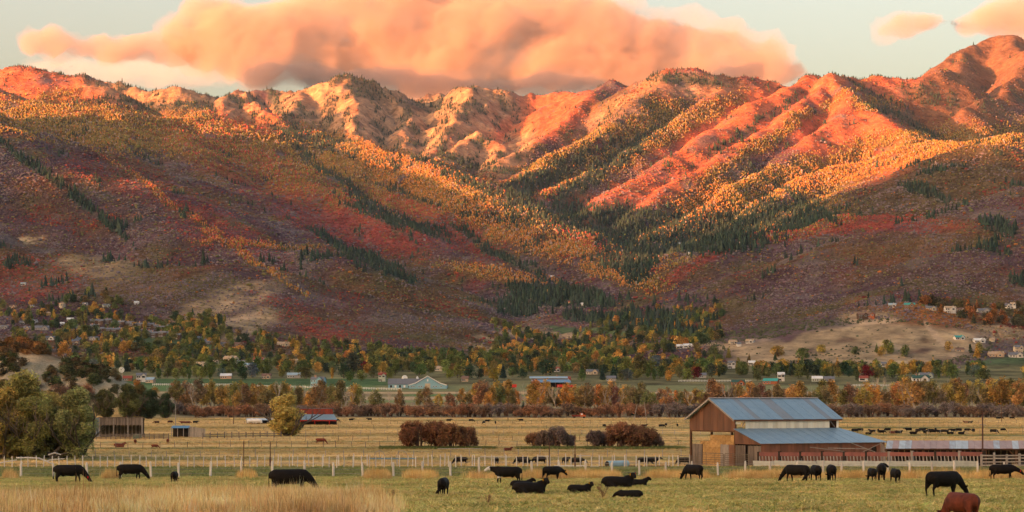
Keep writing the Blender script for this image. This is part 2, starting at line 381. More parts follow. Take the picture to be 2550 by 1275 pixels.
# ================================================================== forest and scrub on the slopes (nobody could count them)
def attr_mat(name, transl=0.0, atype='INSTANCER', coln='tint'):
    m, nt, b = nmat(name)
    a = nt.nodes.new('ShaderNodeAttribute'); a.attribute_type = atype; a.attribute_name = coln
    nt.links.new(a.outputs[0], b.inputs['Base Color'])
    b.inputs['Specular IOR Level'].default_value = .05
    return m
def lumpy(name, sub, rx, rz, cz, jit, seed, trunk=None):
    bm = bmesh.new(); rng = random.Random(seed)
    bmesh.ops.create_icosphere(bm, subdivisions=sub, radius=1.0)
    for v in bm.verts:
        k = 1 + rng.uniform(-jit, jit)
        v.co = Vector((v.co.x * rx * k, v.co.y * rx * k, cz + v.co.z * rz * k))
    if trunk:
        r = bmesh.ops.create_cone(bm, segments=4, radius1=trunk, radius2=trunk * .5, depth=cz, cap_ends=False)
        for v in r['verts']: v.co.z += cz / 2
    me = bpy.data.meshes.new(name); bm.to_mesh(me); bm.free(); return me
def conifer_me(name, seed, sides=7, tiers=3):
    bm = bmesh.new(); rng = random.Random(seed)
    for t in range(tiers):
        z0 = .06 + t * .8 / tiers; z1 = min(1.0, z0 + .95 / tiers + .12); r = .20 * (1 - t / (tiers + .6))
        c = bm.verts.new((0, 0, z1)); ring = []
        for i in range(sides):
            a = 2 * math.pi * (i + rng.random() * .5) / sides; q = r * rng.uniform(.7, 1.2)
            ring.append(bm.verts.new((q * math.cos(a), q * math.sin(a), z0 + rng.uniform(-.03, .03))))
        for i in range(sides): bm.faces.new((ring[i], ring[(i + 1) % sides], c))
    me = bpy.data.meshes.new(name); bm.to_mesh(me); bm.free(); return me
def scatter(name, pts, scales, tints, proto_mes, mat, label, vary=(.8, 1.25), kind='stuff', seed=0, extra=None, sub=None):
    n = len(pts)
    me = bpy.data.meshes.new(name); me.vertices.add(n); me.vertices.foreach_set('co', np.asarray(pts, np.float32).ravel())
    rs = np.random.RandomState(seed)
    def at3(nm, arr):
        a = me.attributes.new(nm, 'FLOAT_VECTOR', 'POINT'); a.data.foreach_set('vector', np.asarray(arr, np.float32).ravel())
    at3('scl', scales); rot = np.zeros((n, 3)); rot[:, 2] = rs.rand(n) * 6.283
    rot[:, 0] = rs.randn(n) * .06; at3('rot', rot)
    a = me.attributes.new('tint', 'FLOAT_COLOR', 'POINT'); c = np.ones((n, 4), np.float32); c[:, :3] = tints; a.data.foreach_set('color', c.ravel())
    a = me.attributes.new('pick', 'INT', 'POINT'); a.data.foreach_set('value', rs.randint(0, len(proto_mes), n).astype(np.int32))
    o = obj(name, me)
    ng = bpy.data.node_groups.new(name, 'GeometryNodeTree')
    ng.interface.new_socket('Geometry', in_out='INPUT', socket_type='NodeSocketGeometry')
    ng.interface.new_socket('Geometry', in_out='OUTPUT', socket_type='NodeSocketGeometry')
    N = ng.nodes; Lk = ng.links
    gi = N.new('NodeGroupInput'); go = N.new('NodeGroupOutput')
    join = N.new('GeometryNodeJoinGeometry')
    def named(nm, t):
        x = N.new('GeometryNodeInputNamedAttribute'); x.data_type = t; x.inputs[0].default_value = nm; return x.outputs['Attribute']
    S = named('scl', 'FLOAT_VECTOR'); R = named('rot', 'FLOAT_VECTOR'); K = named('pick', 'INT')
    for i, pm in enumerate(proto_mes):
        if len(pm.materials) == 0: pm.materials.append(mat)
        po = bpy.data.objects.new(name + '_sprig', pm)          # unlinked source, used only through the modifier
        oi = N.new('GeometryNodeObjectInfo'); oi.inputs['Object'].default_value = po
        ip = N.new('GeometryNodeInstanceOnPoints'); Lk.new(gi.outputs[0], ip.inputs['Points'])
        cp = N.new('FunctionNodeCompare'); cp.data_type = 'INT'; cp.operation = 'EQUAL'
        Lk.new(K, cp.inputs[2]); cp.inputs[3].default_value = i
        Lk.new(cp.outputs[0], ip.inputs['Selection'])
        Lk.new(oi.outputs['Geometry'], ip.inputs['Instance']); Lk.new(S, ip.inputs['Scale']); Lk.new(R, ip.inputs['Rotation'])
        Lk.new(ip.outputs[0], join.inputs[0])
    Lk.new(join.outputs[0], go.inputs[0])
    md = o.modifiers.new('scatter', 'NODES'); md.node_group = ng
    tag(o, label, kind=kind)
    return o
PXG, PYG = px_of(MX, MY, MZ)
dpy = np.zeros_like(PYG); dpy[1:] = np.abs(np.diff(PYG, axis=0))
area = np.clip(dpy * (pxs[1] - pxs[0]), 3.0, 60) * VIS * (PXG > -450) * (PXG < 3000) * (MY < 10500) * (MY > 2300)
area[MY > 2500] *= 1.0
rs = np.random.RandomState(4)
def pick(dens, per):
    lam = area * dens / per
    k = rs.poisson(lam)
    r, c = np.nonzero(k); rep = k[r, c]; r = np.repeat(r, rep); c = np.repeat(c, rep)
    r = np.minimum(r, ND - 2); c = np.minimum(c, NPX - 2)
    fr, fc = rs.rand(len(r)), rs.rand(len(r))
    g = lambda A: (A[r, c] * (1 - fr) * (1 - fc) + A[r + 1, c] * fr * (1 - fc) + A[r, c + 1] * (1 - fr) * fc + A[r + 1, c + 1] * fr * fc)
    return r, c, np.stack([g(MX), g(MY), g(MZ)], -1)
def tintvar(base, n, v=.18, hue=.06):
    t = base * (1 + v * rs.randn(n, 1)) * (1 + hue * rs.randn(n, 3)); return np.clip(t, .008, .75)
M_FAR = attr_mat('slope_foliage')
# aspens
r, c, p = pick(m_asp * (1 - m_con * .8), 6.5)
n = len(p); y = m_yel[r, c][:, None]; u = rs.rand(n, 1)
t = C_ASPEN * 1.15 * (1 - y) + C_YEL * 1.05 * y
t = np.where(u < .14, np.array((.26, .20, .17)), np.where(u < .26, C_GREENA * 1.1, np.where(u > .88, np.array((.33, .13, .045)), t)))
t = np.where((rs.rand(n, 1) < .5 * m_red[r, c][:, None]), C_RED * 1.2, t)
h = 5.3 * np.exp(rs.randn(n) * .22) * (.8 + .3 * (p[:, 1] > 5500)); w = h * rs.uniform(.7, 1.1, n)
asp_me = [lumpy('aspen_sprig', 1, .27, .36, .62, .28, s, .03) for s in range(4)]
scatter('aspen_forest', p, np.stack([w, w, h], -1), tintvar(t, n, .14, .05), asp_me, M_FAR, 'dense yellow and olive aspen forest covering the mountain slopes', seed=1)
# conifers
r, c, p = pick(m_con, 17)
n = len(p); h = 10.5 * np.exp(rs.randn(n) * .28) * np.where(p[:, 1] > 7500, .85, 1); w = h * rs.uniform(1.0, 1.4, n)
# fringe of firs on the skyline crests
sk = []
top_i = np.argmax(ELEV, 0)
for c_ in range(0, NPX):
    px_ = pxs[c_]
    dens = .75 if (px_ < 290) else .85 if 1900 < px_ < 2330 else .4 if 380 < px_ < 560 or 1640 < px_ < 1900 else .16
    if 1380 < px_ < 1600: dens = .3
    if px_ > 2330: dens = .08
    for q in range(2):
        if rs.rand() < dens * .75 * (.35 + 1.1 * (perlin(px_ / 23., 3.3) > -.1)):
            i = min(top_i[c_] , ND - 2); f = rs.rand(); cc = min(c_, NPX - 2)
            sk.append((MX[i, c_] * (1 - f) + MX[i, cc + 1] * f, MY[i, c_] * (1 - f) + MY[i, cc + 1] * f, MZ[i, c_] * (1 - f) + MZ[i, cc + 1] * f - 1.5))
sk = np.array(sk); p = np.concatenate([p, sk]); h = np.concatenate([h, rs.uniform(5, 11, len(sk))]); w = np.concatenate([w, h[-len(sk):] * rs.uniform(1.0, 1.5, len(sk))])
n = len(p)
con_me = [conifer_me('fir_sprig', s) for s in range(3)]
scatter('conifer_forest', p, np.stack([w, w, h], -1), tintvar(np.tile(C_PINE, (n, 1)), n, .25), con_me, M_FAR, 'dark fir forest in streaks down the mountain gullies and along the crests', seed=2)
# scrub oak and maple
r, c, p = pick(m_scr * (1 - m_asp) * (1 - m_con) * smooth(9500, 7500, MY) * .95 + .01, 8)
n = len(p); u = rs.rand(n, 1); nn = fbm(p[:, 0] / 150, p[:, 1] / 210, 3)[:, None] + .18 * rs.randn(n, 1)
t = MC[r, c] * .98
t = np.where(nn > .42, C_RED * .65, np.where(nn < -.12, np.array((.145, .115, .125)), t))
t = np.where(u < .03, C_ORANGE * .7, np.where(u > .86, np.array((.13, .12, .05)), t))
t = np.where((rs.rand(n, 1) < .35 * m_red[r, c][:, None]), C_RED, t)
tn = np.clip(blob(*px_of(p[:, 0], p[:, 1], p[:, 2]), 2120, 860, 320, 60), 0, 1)[:, None] > .3
t = np.where(tn, np.array((.075, .08, .045)), t)
h = 2.1 * np.exp(rs.randn(n) * .3) * np.clip(p[:, 1] / 4500, .65, 1.4); w = h * rs.uniform(1.0, 1.7, n)
scr_me = [lumpy('scrub_sprig', 1, .55, .5, .38, .3, 30 + s) for s in range(4)]
scatter('scrub_thicket', p - np.array((0, 0, .4)), np.stack([w, w, h], -1), tintvar(t, n, .13, .05), scr_me, M_FAR, 'mauve, rust and olive scrub oak thicket over the foothills', seed=3)
print('INST', len(p), n)
# ================================================================== mesh builder
class MB:
    def __init__(s): s.v = []; s.f = []
    def quad(s, *p):
        n = len(s.v); s.v += [tuple(q) for q in p]; s.f.append(tuple(range(n, n + len(p)))); return s
    def box(s, x0, x1, y0, y1, z0, z1, M=None):
        c = [(x0,y0,z0),(x1,y0,z0),(x1,y1,z0),(x0,y1,z0),(x0,y0,z1),(x1,y0,z1),(x1,y1,z1),(x0,y1,z1)]
        if M is not None: c = [tuple(M @ Vector(q)) for q in c]
        n = len(s.v); s.v += c
        s.f += [tuple(n + i for i in q) for q in ((0,3,2,1),(4,5,6,7),(0,1,5,4),(1,2,6,5),(2,3,7,6),(3,0,4,7))]; return s
    def prism(s, pts, off):
        """extrude polygon pts by vector off"""
        n = len(s.v); k = len(pts); o = Vector(off)
        s.v += [tuple(p) for p in pts] + [tuple(Vector(p) + o) for p in pts]
        s.f.append(tuple(range(n, n + k))[::-1]); s.f.append(tuple(range(n + k, n + 2 * k)))
        for i in range(k): s.f.append((n + i, n + (i + 1) % k, n + k + (i + 1) % k, n + k + i))
        return s
    def tube(s, pts, rad, k=5):
        pts = [Vector(p) for p in pts]
        if not hasattr(rad, '__len__'): rad = [rad] * len(pts)
        n0 = len(s.v)
        for i, p in enumerate(pts):
            t = (pts[min(i + 1, len(pts) - 1)] - pts[max(i - 1, 0)]).normalized()
            a = t.cross(Vector((0.1, 1, .05)) if abs(t.y) < .9 else Vector((1, 0, 0))).normalized(); b = t.cross(a)
            for j in range(k):
                q = 2 * math.pi * j / k; s.v.append(tuple(p + (a * math.cos(q) + b * math.sin(q)) * rad[i]))
        for i in range(len(pts) - 1):
            for j in range(k):
                a0 = n0 + i * k; s.f.append((a0 + j, a0 + (j + 1) % k, a0 + k + (j + 1) % k, a0 + k + j))
        s.f.append(tuple(n0 + j for j in range(k))[::-1]); s.f.append(tuple(n0 + (len(pts) - 1) * k + j for j in range(k)))
        return s
    def mesh(s, name, smooth_=False):
        me = bpy.data.meshes.new(name); me.from_pydata(s.v, [], s.f); me.update()
        if smooth_: me.polygons.foreach_set('use_smooth', np.ones(len(me.polygons), bool))
        return me
    def build(s, name, mat, parent=None, loc=None, rot=None, smooth_=False):
        return obj(name, s.mesh(name, smooth_), mat, parent, loc, rot)
def thing(name, loc, rz, label, cat, group=None):
    return tag(empty(name, loc, rz), label, cat, group)

# ================================================================== GROUND
def ground_paint(X, Y, Z):
    px, py = px_of(X, Y, Z)
    C = np.empty(X.shape + (3,)); C[...] = (.57, .38, .16)
    mix = lambda c, m: C.__setitem__(Ellipsis, C * (1 - m[..., None]) + np.array(c) * m[..., None])
    w = 60 * fbm(X / 160, Y / 160, 3)
    band = fbm(X / 260 + 5, (Y + w * .6) / 34, 4); band2 = fbm(X / 90, (Y + w * .3) / 11, 3)
    mix((.36, .24, .09), smooth(-.05, .3, band)); mix((.20, .19, .07), smooth(.08, .3, -band) * .9); mix((.60, .44, .21), smooth(.1, .35, band2) * .6)
    ln = lambda d0, wd, s=1.0: np.exp(-((Y + .25 * w - d0) / wd) ** 2) * s
    mix((.12, .14, .045), np.clip(ln(548, 10, .9) + ln(512, 14, .5) + ln(445, 9, .7) + ln(730, 22, .6) + ln(905, 26, .5) + ln(1180, 30, .3), 0, 1))
    # near pasture: green with straw mottling
    nearm = smooth(305, 280, Y)
    g = fbm(X / 9, Y / 16, 4); g2 = fbm(X / 28 + 8, Y / 50, 3)
    near = np.empty_like(C); near[...] = (.33, .31, .095)
    n_ = lambda c, m: near.__setitem__(Ellipsis, near * (1 - m[..., None]) + np.array(c) * m[..., None])
    n_((.44, .33, .13), smooth(-.12, .3, g) * .75); n_((.17, .20, .06), smooth(.1, .4, -g2) * .6)
    n_((.16, .175, .06), np.exp(-((Y - 250) / 28) ** 2) * .85); n_((.38, .25, .09), np.exp(-((Y - 192) / 12) ** 2) * (.35 + .6 * (px > 1200)))
    left = smooth(1050, 850, px + 5 * (Y - 100)) * smooth(150, 132, Y)
    n_((.56, .40, .17), left * .8)
    C = C * (1 - nearm[..., None]) + near * nearm[..., None]
    # low foot of the hill and the valley fields
    bk = smooth(1290, 1320, Y); C = C * (1 - bk[..., None]) + np.array((.20, .16, .09)) * bk[..., None]
    def stripe(a, b_, c, s=1.0, x0=-9e3, x1=9e3):
        mix(c, smooth(a - 5, a + 5, Y + .12 * w) * smooth(b_ + 5, b_ - 5, Y + .12 * w) * s * smooth(x0 - 40, x0 + 40, px) * smooth(x1 + 40, x1 - 40, px))
    stripe(1480, 1560, (.24, .20, .11)); stripe(1590, 1625, (.12, .18, .06), 1, 500, 1800); stripe(1640, 1680, (.36, .28, .17)); stripe(1690, 1725, (.10, .17, .06), 1, 1000, 1700)
    stripe(1735, 1765, (.42, .31, .18)); stripe(1780, 1990, (.085, .16, .06), .9, -900, 950); stripe(1780, 1990, (.16, .18, .08), .8, 950, 3000)
    hill = smooth(6, 14, Z) * (Y < 1650) * (Y > 900)
    hn = fbm(X / 25, Y / 30, 3)
    mix((.36, .28, .18), hill); mix((.22, .20, .15), hill * smooth(-.1, .2, hn)); mix((.24, .12, .045), hill * smooth(30, 42, Z + 8 * hn))
    C *= (1 + .25 * fbm(X / 6, Y / 6, 2))[..., None]
    return np.clip(C, .01, .8)
yr = np.concatenate([np.linspace(2, 60, 12, endpoint=False), np.geomspace(60, 480, 170, endpoint=False), np.geomspace(480, 1901, 230)])
gpx = np.linspace(pxs[0], pxs[-1], 600)
GX, GY = np.meshgrid(gpx, yr); GX = (GX - CX) * GY / FPX
GZ = height(GX, GY)
ii = np.arange(GX.size).reshape(GX.shape)
FG = np.stack([ii[:-1, :-1], ii[:-1, 1:], ii[1:, 1:], ii[1:, :-1]], -1).reshape(-1, 4)
me = mesh_np('ground', np.stack([GX, GY, GZ], -1).reshape(-1, 3), FG, True)
vcol(me, ground_paint(GX, GY, GZ).reshape(-1, 3))
m, nt, b = nmat('pasture_soil')
va = nt.nodes.new('ShaderNodeAttribute'); va.attribute_name = 'Col'
f1 = noise(nt, 1.2, 8, .72, 'Object'); f2 = noise(nt, .12, 6, .65, 'Object', stretch=(.4, 1.6, 1))
c = mixc(nt, va.outputs[0], ramp(nt, f1, [(.3, (.55, .56, .5)), (.7, (1.45, 1.42, 1.4))]), 1.0, 'MULTIPLY')
c = mixc(nt, c, ramp(nt, f2, [(.32, (.75, .8, .75)), (.68, (1.3, 1.22, 1.2))]), 1.0, 'MULTIPLY')
nt.links.new(c, b.inputs['Base Color'])
bp = nt.nodes.new('ShaderNodeBump'); bp.inputs['Strength'].default_value = .8; bp.inputs['Distance'].default_value = .25
nt.links.new(f1, bp.inputs['Height']); nt.links.new(bp.outputs[0], b.inputs['Normal'])
M_SOIL = m
tag(obj('ground', me, m), 'rolling pasture in green and straw bands', kind='structure')
# the rest of the valley floor all round
a0 = math.atan2((pxs[-1] - CX) / FPX, 1); a1 = math.atan2((pxs[0] - CX) / FPX, 1) + 2 * math.pi
aa = np.linspace(a0, a1, 90); rr = np.geomspace(2, 15000, 60)
A, R = np.meshgrid(aa, rr); VX = R * np.sin(A); VY = R * np.cos(A)
VZ = np.interp(VY, _FD, _FZ); VZ = np.minimum(VZ, 60)
ii = np.arange(A.size).reshape(A.shape)
FV = np.stack([ii[:-1, :-1], ii[:-1, 1:], ii[1:, 1:], ii[1:, :-1]], -1).reshape(-1, 4)
me = mesh_np('valley_floor', np.stack([VX, VY, VZ], -1).reshape(-1, 3), FV, True)
tag(obj('valley_floor', me, surf('valley_grass', (.30, .22, .10), (.16, .16, .06), .01)), kind='structure')

# pale dirt track behind the first fence
def ribbon(name, pts, w, mat, lift=.05, n=120):
    V = []; F = []
    xs_, ds_ = zip(*pts)
    for i in range(n):
        t = i / (n - 1); x = xs_[0] + (xs_[-1] - xs_[0]) * t; d = np.interp(x, xs_, ds_)
        X = (x - CX) * d / FPX
        ww = w * (1 + .25 * float(perlin(X / 9, 2.2)))
        V += [(X, d - ww / 2, gz(X, d - ww / 2) + lift), (X, d + ww / 2, gz(X, d + ww / 2) + lift)]
        if i: F.append((2 * i - 2, 2 * i, 2 * i + 1, 2 * i - 1))
    return tag(obj(name, mesh_np(name, V, F), mat), kind='structure')
ribbon('dirt_track', [(-300,222),(300,224),(900,228),(1250,245),(1420,292),(1700,300),(1830,305),(2700,300)], 2.4, surf('track_dust', (.50, .40, .28), (.36, .29, .2), .8))

# ------------------------------------------------------------------ grass
def tuft_me(name, n, spread, h, wdt, seed, lean=.35):
    rng = np.random.RandomState(seed); V = []; F = []
    for i in range(n):
        a = rng.rand() * 6.283; r = spread * math.sqrt(rng.rand()); x, y = r * math.cos(a), r * math.sin(a)
        hh = h * (.55 + .6 * rng.rand()); la = rng.rand() * 6.283; l = lean * hh * rng.rand()
        wa = rng.rand() * 6.283; wx, wy = wdt * math.cos(wa), wdt * math.sin(wa)
        mx, my = x + l * .35 * math.cos(la), y + l * .35 * math.sin(la)
        k = len(V)
        V += [(x - wx, y - wy, 0), (x + wx, y + wy, 0), (mx + wx * .8, my + wy * .8, hh * .6), (mx - wx * .8, my - wy * .8, hh * .6), (x + l * math.cos(la), y + l * math.sin(la), hh)]
        F += [(k, k + 1, k + 2), (k, k + 2, k + 3), (k + 3, k + 2, k + 4)]
    return mesh_np(name, V, F)
M_GRASS = attr_mat('grass_blades')
def rand_ground(n, px0, px1, d0, d1, dens=None, pw=1.0):
    """uniform over the ground area between two distances"""
    d = (d0 ** 2 + (d1 ** 2 - d0 ** 2) * rs.rand(n)) ** .5 if pw == 1 else d0 + (d1 - d0) * rs.rand(n) ** pw
    x = (rs.uniform(px0, px1, n) - CX) * d / FPX
    if dens is not None:
        k = rs.rand(n) < dens(x, d, CX + FPX * x / d); x, d = x[k], d[k]
    return np.stack([x, d, height(x, d)], -1)
def grass(name, p, h0, wk, cols, label, protos, seed):
    n = len(p); h = h0 * np.exp(rs.randn(n) * .25); w = np.ones(n) * wk * rs.uniform(.8, 1.3, n)
    k = rs.randint(0, len(cols), n); t = np.array(cols)[k]
    f = fbm(p[:, 0] / 5, p[:, 1] / 8, 3)[:, None]
    t = t * (1 + .5 * f)
    return scatter(name, p, np.stack([w, w, h], -1), tintvar(t, n, .14, .05), protos, M_GRASS, label, seed=seed)
tall = [tuft_me('blade_tuft', 20, .5, 1.0, .011, s) for s in range(4)]
short = [tuft_me('blade_sprig', 14, .5, 1.0, .022, 20 + s, .8) for s in range(4)]
STRAW = [(.76,.50,.22),(.80,.57,.27),(.64,.41,.17),(.42,.26,.10),(.82,.64,.36)]
def edge(x, d, px): return (d < 117 + 5 * smooth(450, 650, px) + 6 * perlin(x / 5., 4.4 + 0 * x)) & (px + 5.2 * (d - 95) + 130 * perlin(x / 6., d / 9.) < 1000)
p = rand_ground(42000, -380, 1080, 84, 186, lambda x, d, px: edge(x, d, px) * (.35 + 1.2 * smooth(-.35, .25, fbm(x / 4, d / 6, 3))))
hh = .54
grass('tall_grass', p, hh, .75, STRAW, 'tall pale straw grass filling the lower left of the pasture', tall, 11)
GREENS = [(.36,.36,.11),(.45,.39,.13),(.58,.44,.17),(.24,.28,.08),(.50,.37,.14)]
p = rand_ground(60000, -380, 2950, 86, 215, lambda x, d, px: .35 + .8 * smooth(-.3, .3, fbm(x / 7, d / 12, 3)))
grass('short_grass', p, .13, .9, GREENS, 'short green grass with straw coloured blades in the near pasture', short, 12)
p = rand_ground(30000, -380, 2950, 214, 300)
grass('green_grass', p, .16, 1.5, [(.17,.20,.065),(.22,.23,.08),(.32,.27,.11),(.14,.18,.055)], 'greener grass strip along the dirt track behind the first fence', short, 16)
def clumps(x, d, px):
    m = np.zeros(x.shape)
    for c0, w0, s0 in ((25,12,.5),(275,14,.7),(615,18,.5),(940,26,1),(1045,32,1),(1230,60,.25),(1400,85,.9),(1500,40,.8),(1660,45,.6),(1735,30,.4),(1900,70,.8),(2150,60,.5),(2330,60,.5),(2500,60,.6),(2250,400,.18)):
        m = np.maximum(m, s0 * (np.abs(px - c0) < w0 * (1 + .4 * perlin(px / 9., d / 3.))))
    return m * .8
p = rand_ground(26000, -20, 2600, 196, 212, clumps)
grass('rough_grass', p, .62, .6, [(.60,.38,.14),(.66,.47,.21),(.50,.30,.10)], 'rust and straw coloured rough grass clumps beside the first fence', tall, 13)
p = rand_ground(70000, -250, 2800, 300, 1290, lambda x, d, px: smooth(-.3, .3, fbm(x / 90, d / 22, 4) + .12), .8)
cc = ground_paint(p[:, 0], p[:, 1], p[:, 2]); n = len(p)
h = .26 * np.exp(rs.randn(n) * .3); w = rs.uniform(1.2, 3.0, n)
scatter('stubble_grass', p, np.stack([w, w * .6, h], -1), tintvar(cc * 1.15, n, .16, .04), short, M_GRASS, 'dry stubble and grass bands of the middle pasture', seed=14)
# green growth at the foot of the shrubs
p = rand_ground(6000, 950, 1700, 536, 556, lambda x, d, px: (px < 1230) | ((px > 1290)))
grass('ditch_grass', p, .35, 1.6, [(.11,.14,.045),(.15,.16,.05)], 'dark green grass along the ditch under the brown shrubs', short, 15)
# dry weeds in the near grass
def weed(px, d, s, label):
    rng = random.Random(int(px)); mb = MB()
    for i in range(34):
        a = rng.uniform(0, 6.28); t = rng.uniform(.2, 1); h_ = rng.uniform(.5, 1)
        e = Vector((math.cos(a) * t * .5, math.sin(a) * t * .5, h_)); mid = e * .5 + Vector((0, 0, .12))
        mb.tube([(0, 0, 0), mid, e], [.012, .009, .006], 3)
        for k in range(3):
            q = e + Vector((rng.uniform(-.12, .12), rng.uniform(-.12, .12), rng.uniform(-.12, .06))); mb.tube([mid * .3 + e * .7, q], [.007, .016], 3)
    o = mb.build('dry_weed', surf('dry_weed', (.22, .13, .07), (.14, .08, .05), 3), None, at(px, d)); o.scale = (s, s, s)
    tag(o, label, 'weed', 'dry brown weeds in the near grass')
weed(1503, 124, .62, 'rounded dry brown weed between the two small lying calves')
weed(1492, 140, .5, 'smaller dry weed just right of the calf with pink tag')
weed(1215, 104, .45, 'low dry weed in the green grass below the lying cow')
weed(683, 112, .5, 'dark seed head weed in the tall straw below the big grazing cow')
weed(975, 118, .5, 'dry weed at the right edge of the tall straw patch')
# ================================================================== where the houses stand (kept clear of trees)
rng = random.Random(17)
HOUSES = [ # px, d, width px, wall, roof, storeys, rz, front, chimney, label
 (793,1880,34,'blue','slate',2,-18,True,True,'light blue gabled farmhouse with a brick chimney behind the white fence'),
 (352,1980,24,'white','slate',2,10,True,False,'white gabled house just right of the windmill'),
 (318,2000,22,'brown','red',1,0,False,False,'small dark red roofed house left of the white gabled house'),
 (375,1960,20,'tan','blue',1,-12,False,False,'small house with a light blue metal roof at the left end of the white fence'),
 (266,2150,14,'white','slate',1,0,True,False,'tiny white gable peeping over the hill end'),
 (457,1480,28,'pink','slate',2,14,True,False,'pink stucco house with dark roof among the left cottonwoods'),
 (563,2060,27,'pink','white',1,0,False,False,'low farm shed with pale blue white roof behind the fence trees'),
 (732,2080,32,'grey','blue',1,0,False,False,'grey farm building with pale blue tin roof above the fence'),
 (664,2060,22,'tan','brown',1,0,True,False,'small brick coloured house left of the pale blue roof'),
 (952,1990,18,'sage','red',2,0,True,True,'small cottage with a red roof standing between the dark trees'),
 (1158,1990,16,'tan','brown',1,0,False,False,'tiny tan house at the foot of a utility pole'),
 (1092,2300,18,'cream','tan',1,0,False,False,'cream house half hidden in trees above the blue stable'),
 (1398,1960,44,'cream','red',1,8,True,True,'brick red roofed ranch house behind the pole barn'),
 (1475,2180,30,'cream','slate',1,0,True,False,'slate roofed cream house with two dormers in the trees'),
 (1522,2000,22,'grey','slate',1,0,False,False,'dark roofed house behind the silver green shrubs'),
 (1838,1900,32,'log','green',1,0,True,False,'red log house with a cream gable and dark green roof left of the barn roof'),
 (1920,1930,36,'log','teal',1,-20,False,False,'long log house with a bright teal roof'),
 (1945,2000,16,'white','white',2,0,True,False,'white two storey house beside the teal roof'),
 (1748,2080,20,'grey','slate',1,0,False,False,'dark roofed garage behind the white fence left of the barn'),
 (2035,1990,26,'sage','white',1,0,False,False,'low pale roofed building behind the orange cottonwoods right of the teal roof'),
 (2065,1985,24,'grey','slate',1,0,False,False,'grey roofed house at the right of the pale roofed building'),
 (1822,2350,18,'white','slate',2,0,True,False,'white and red trimmed house beside the maroon trees'),
 (1872,2380,16,'white','white',1,0,False,False,'narrow white roofed shed in the golden trees'),
 (2292,2000,42,'white','green',1,0,True,True,'white house with a long dark green roof among the dark trees'),
 (2305,2080,34,'sage','slate',1,12,True,False,'grey gabled house rising behind the green roofed house'),
 (2150,2000,20,'white','red',1,0,False,False,'small red roofed shed above the orange cottonwoods'),
 (2480,2420,38,'tan','tan',1,0,True,False,'tan hip roofed house below the green field'),
 (2530,2420,36,'white','slate',1,0,True,False,'dark roofed white house at the right edge below the green field'),
 (2390,2440,20,'tan','brown',1,0,False,False,'brown roofed house in the belt left of the tan house'),
]
VILL = [(705,862,30,'cream','tan',1),(500,912,26,'cream','tan',1),(528,908,30,'cream','tan',1),(575,905,34,'cream','tan',2),(600,908,24,'white','slate',1),(620,915,22,'grey','blue',1),(645,902,26,'white','red',1),(730,904,24,'cream','tan',1),(595,868,22,'brown','brown',2),(556,862,14,'grey','slate',1),(520,860,16,'dark','slate',1),
 (190,858,16,'cream','brown',1),(235,848,22,'grey','slate',1),(295,858,14,'dark','slate',1),(105,822,34,'grey','slate',1),(125,848,24,'white','slate',1),(68,822,18,'tan','slate',1),(10,820,20,'grey','slate',1),(175,800,16,'white','white',1),(155,812,10,'white','white',1),
 (120,785,10,'yellow','yellow' if 0 else 'tan',1),(33,768,16,'tan','brown',1),(80,768,10,'white','slate',1),(155,768,12,'cream','tan',2),(212,762,12,'white','slate',1),(265,766,18,'sage','slate',1),(340,758,11,'white','white',1),(58,712,12,'white','blue',1),(87,806,12,'white','slate',1),(55,808,12,'white','slate',1)]
for i in range(26):   # the dark condominium rows
    VILL.append((235 + (i % 13) * 17 + rng.uniform(-4, 4), 808 + (i // 13) * 17 + (i % 13) * 1.6 + rng.uniform(-3, 3), rng.uniform(15, 20), 'dark', 'slate', 2))
HILL = [(2148,795,26,'dark','brown',2),(2170,794,18,'log','brown',2),(2222,766,18,'white','blue',1),(2265,770,26,'brown','teal',2),(2318,772,26,'cream','slate',1),(2366,780,28,'white','tan',2),(2393,776,18,'cream','brown',1),(2448,780,30,'grey','slate',1),(2510,772,14,'white','slate',2),(2523,770,14,'white','tan',2),
 (2388,846,26,'white','teal',1),(2438,856,28,'white','white',1),(2470,852,9,'cream','tan',1),(2536,878,22,'cream','slate',2),(1692,868,14,'white','white',1),(1712,866,20,'white','white',1),(1825,858,18,'cream','tan',1),(1868,854,20,'white','tan',1),(1840,862,10,'white','slate',1),
 (1385,926,18,'white','red',1),(2200,912,12,'white','slate',1),(1690,610,8,'white','white',1),(1718,634,7,'white','white',1),(1420,755,8,'tan','red',1),(1450,762,8,'white','white',1),(1375,693,8,'grey','white',1),(1057,600,6,'grey','slate',1),(1293,762,6,'white','slate',1)]

def blocked(px, p_):
    """true where a tree would stand right in front of a house"""
    py = HY - FPX * (p_[2] - CAMZ) / p_[1]
    for hx, hd, w_ in [(q[0], q[1], q[2]) for q in HOUSES] + [(1065, 1830, 100), (1010, 1842, 80), (1372, 1850, 100)]:
        if abs(px - hx) < w_ * .55 + 3 and hd - 450 < p_[1] < hd + 12: return True
    for hx, hy, w_ in [q[:3] for q in VILL if q[3] != 'dark' or q[0] % 2 < .9] + [q[:3] for q in HILL]:
        if abs(px - hx) < w_ * .6 + 2 and -4 < py - hy < 17: return True
    return False
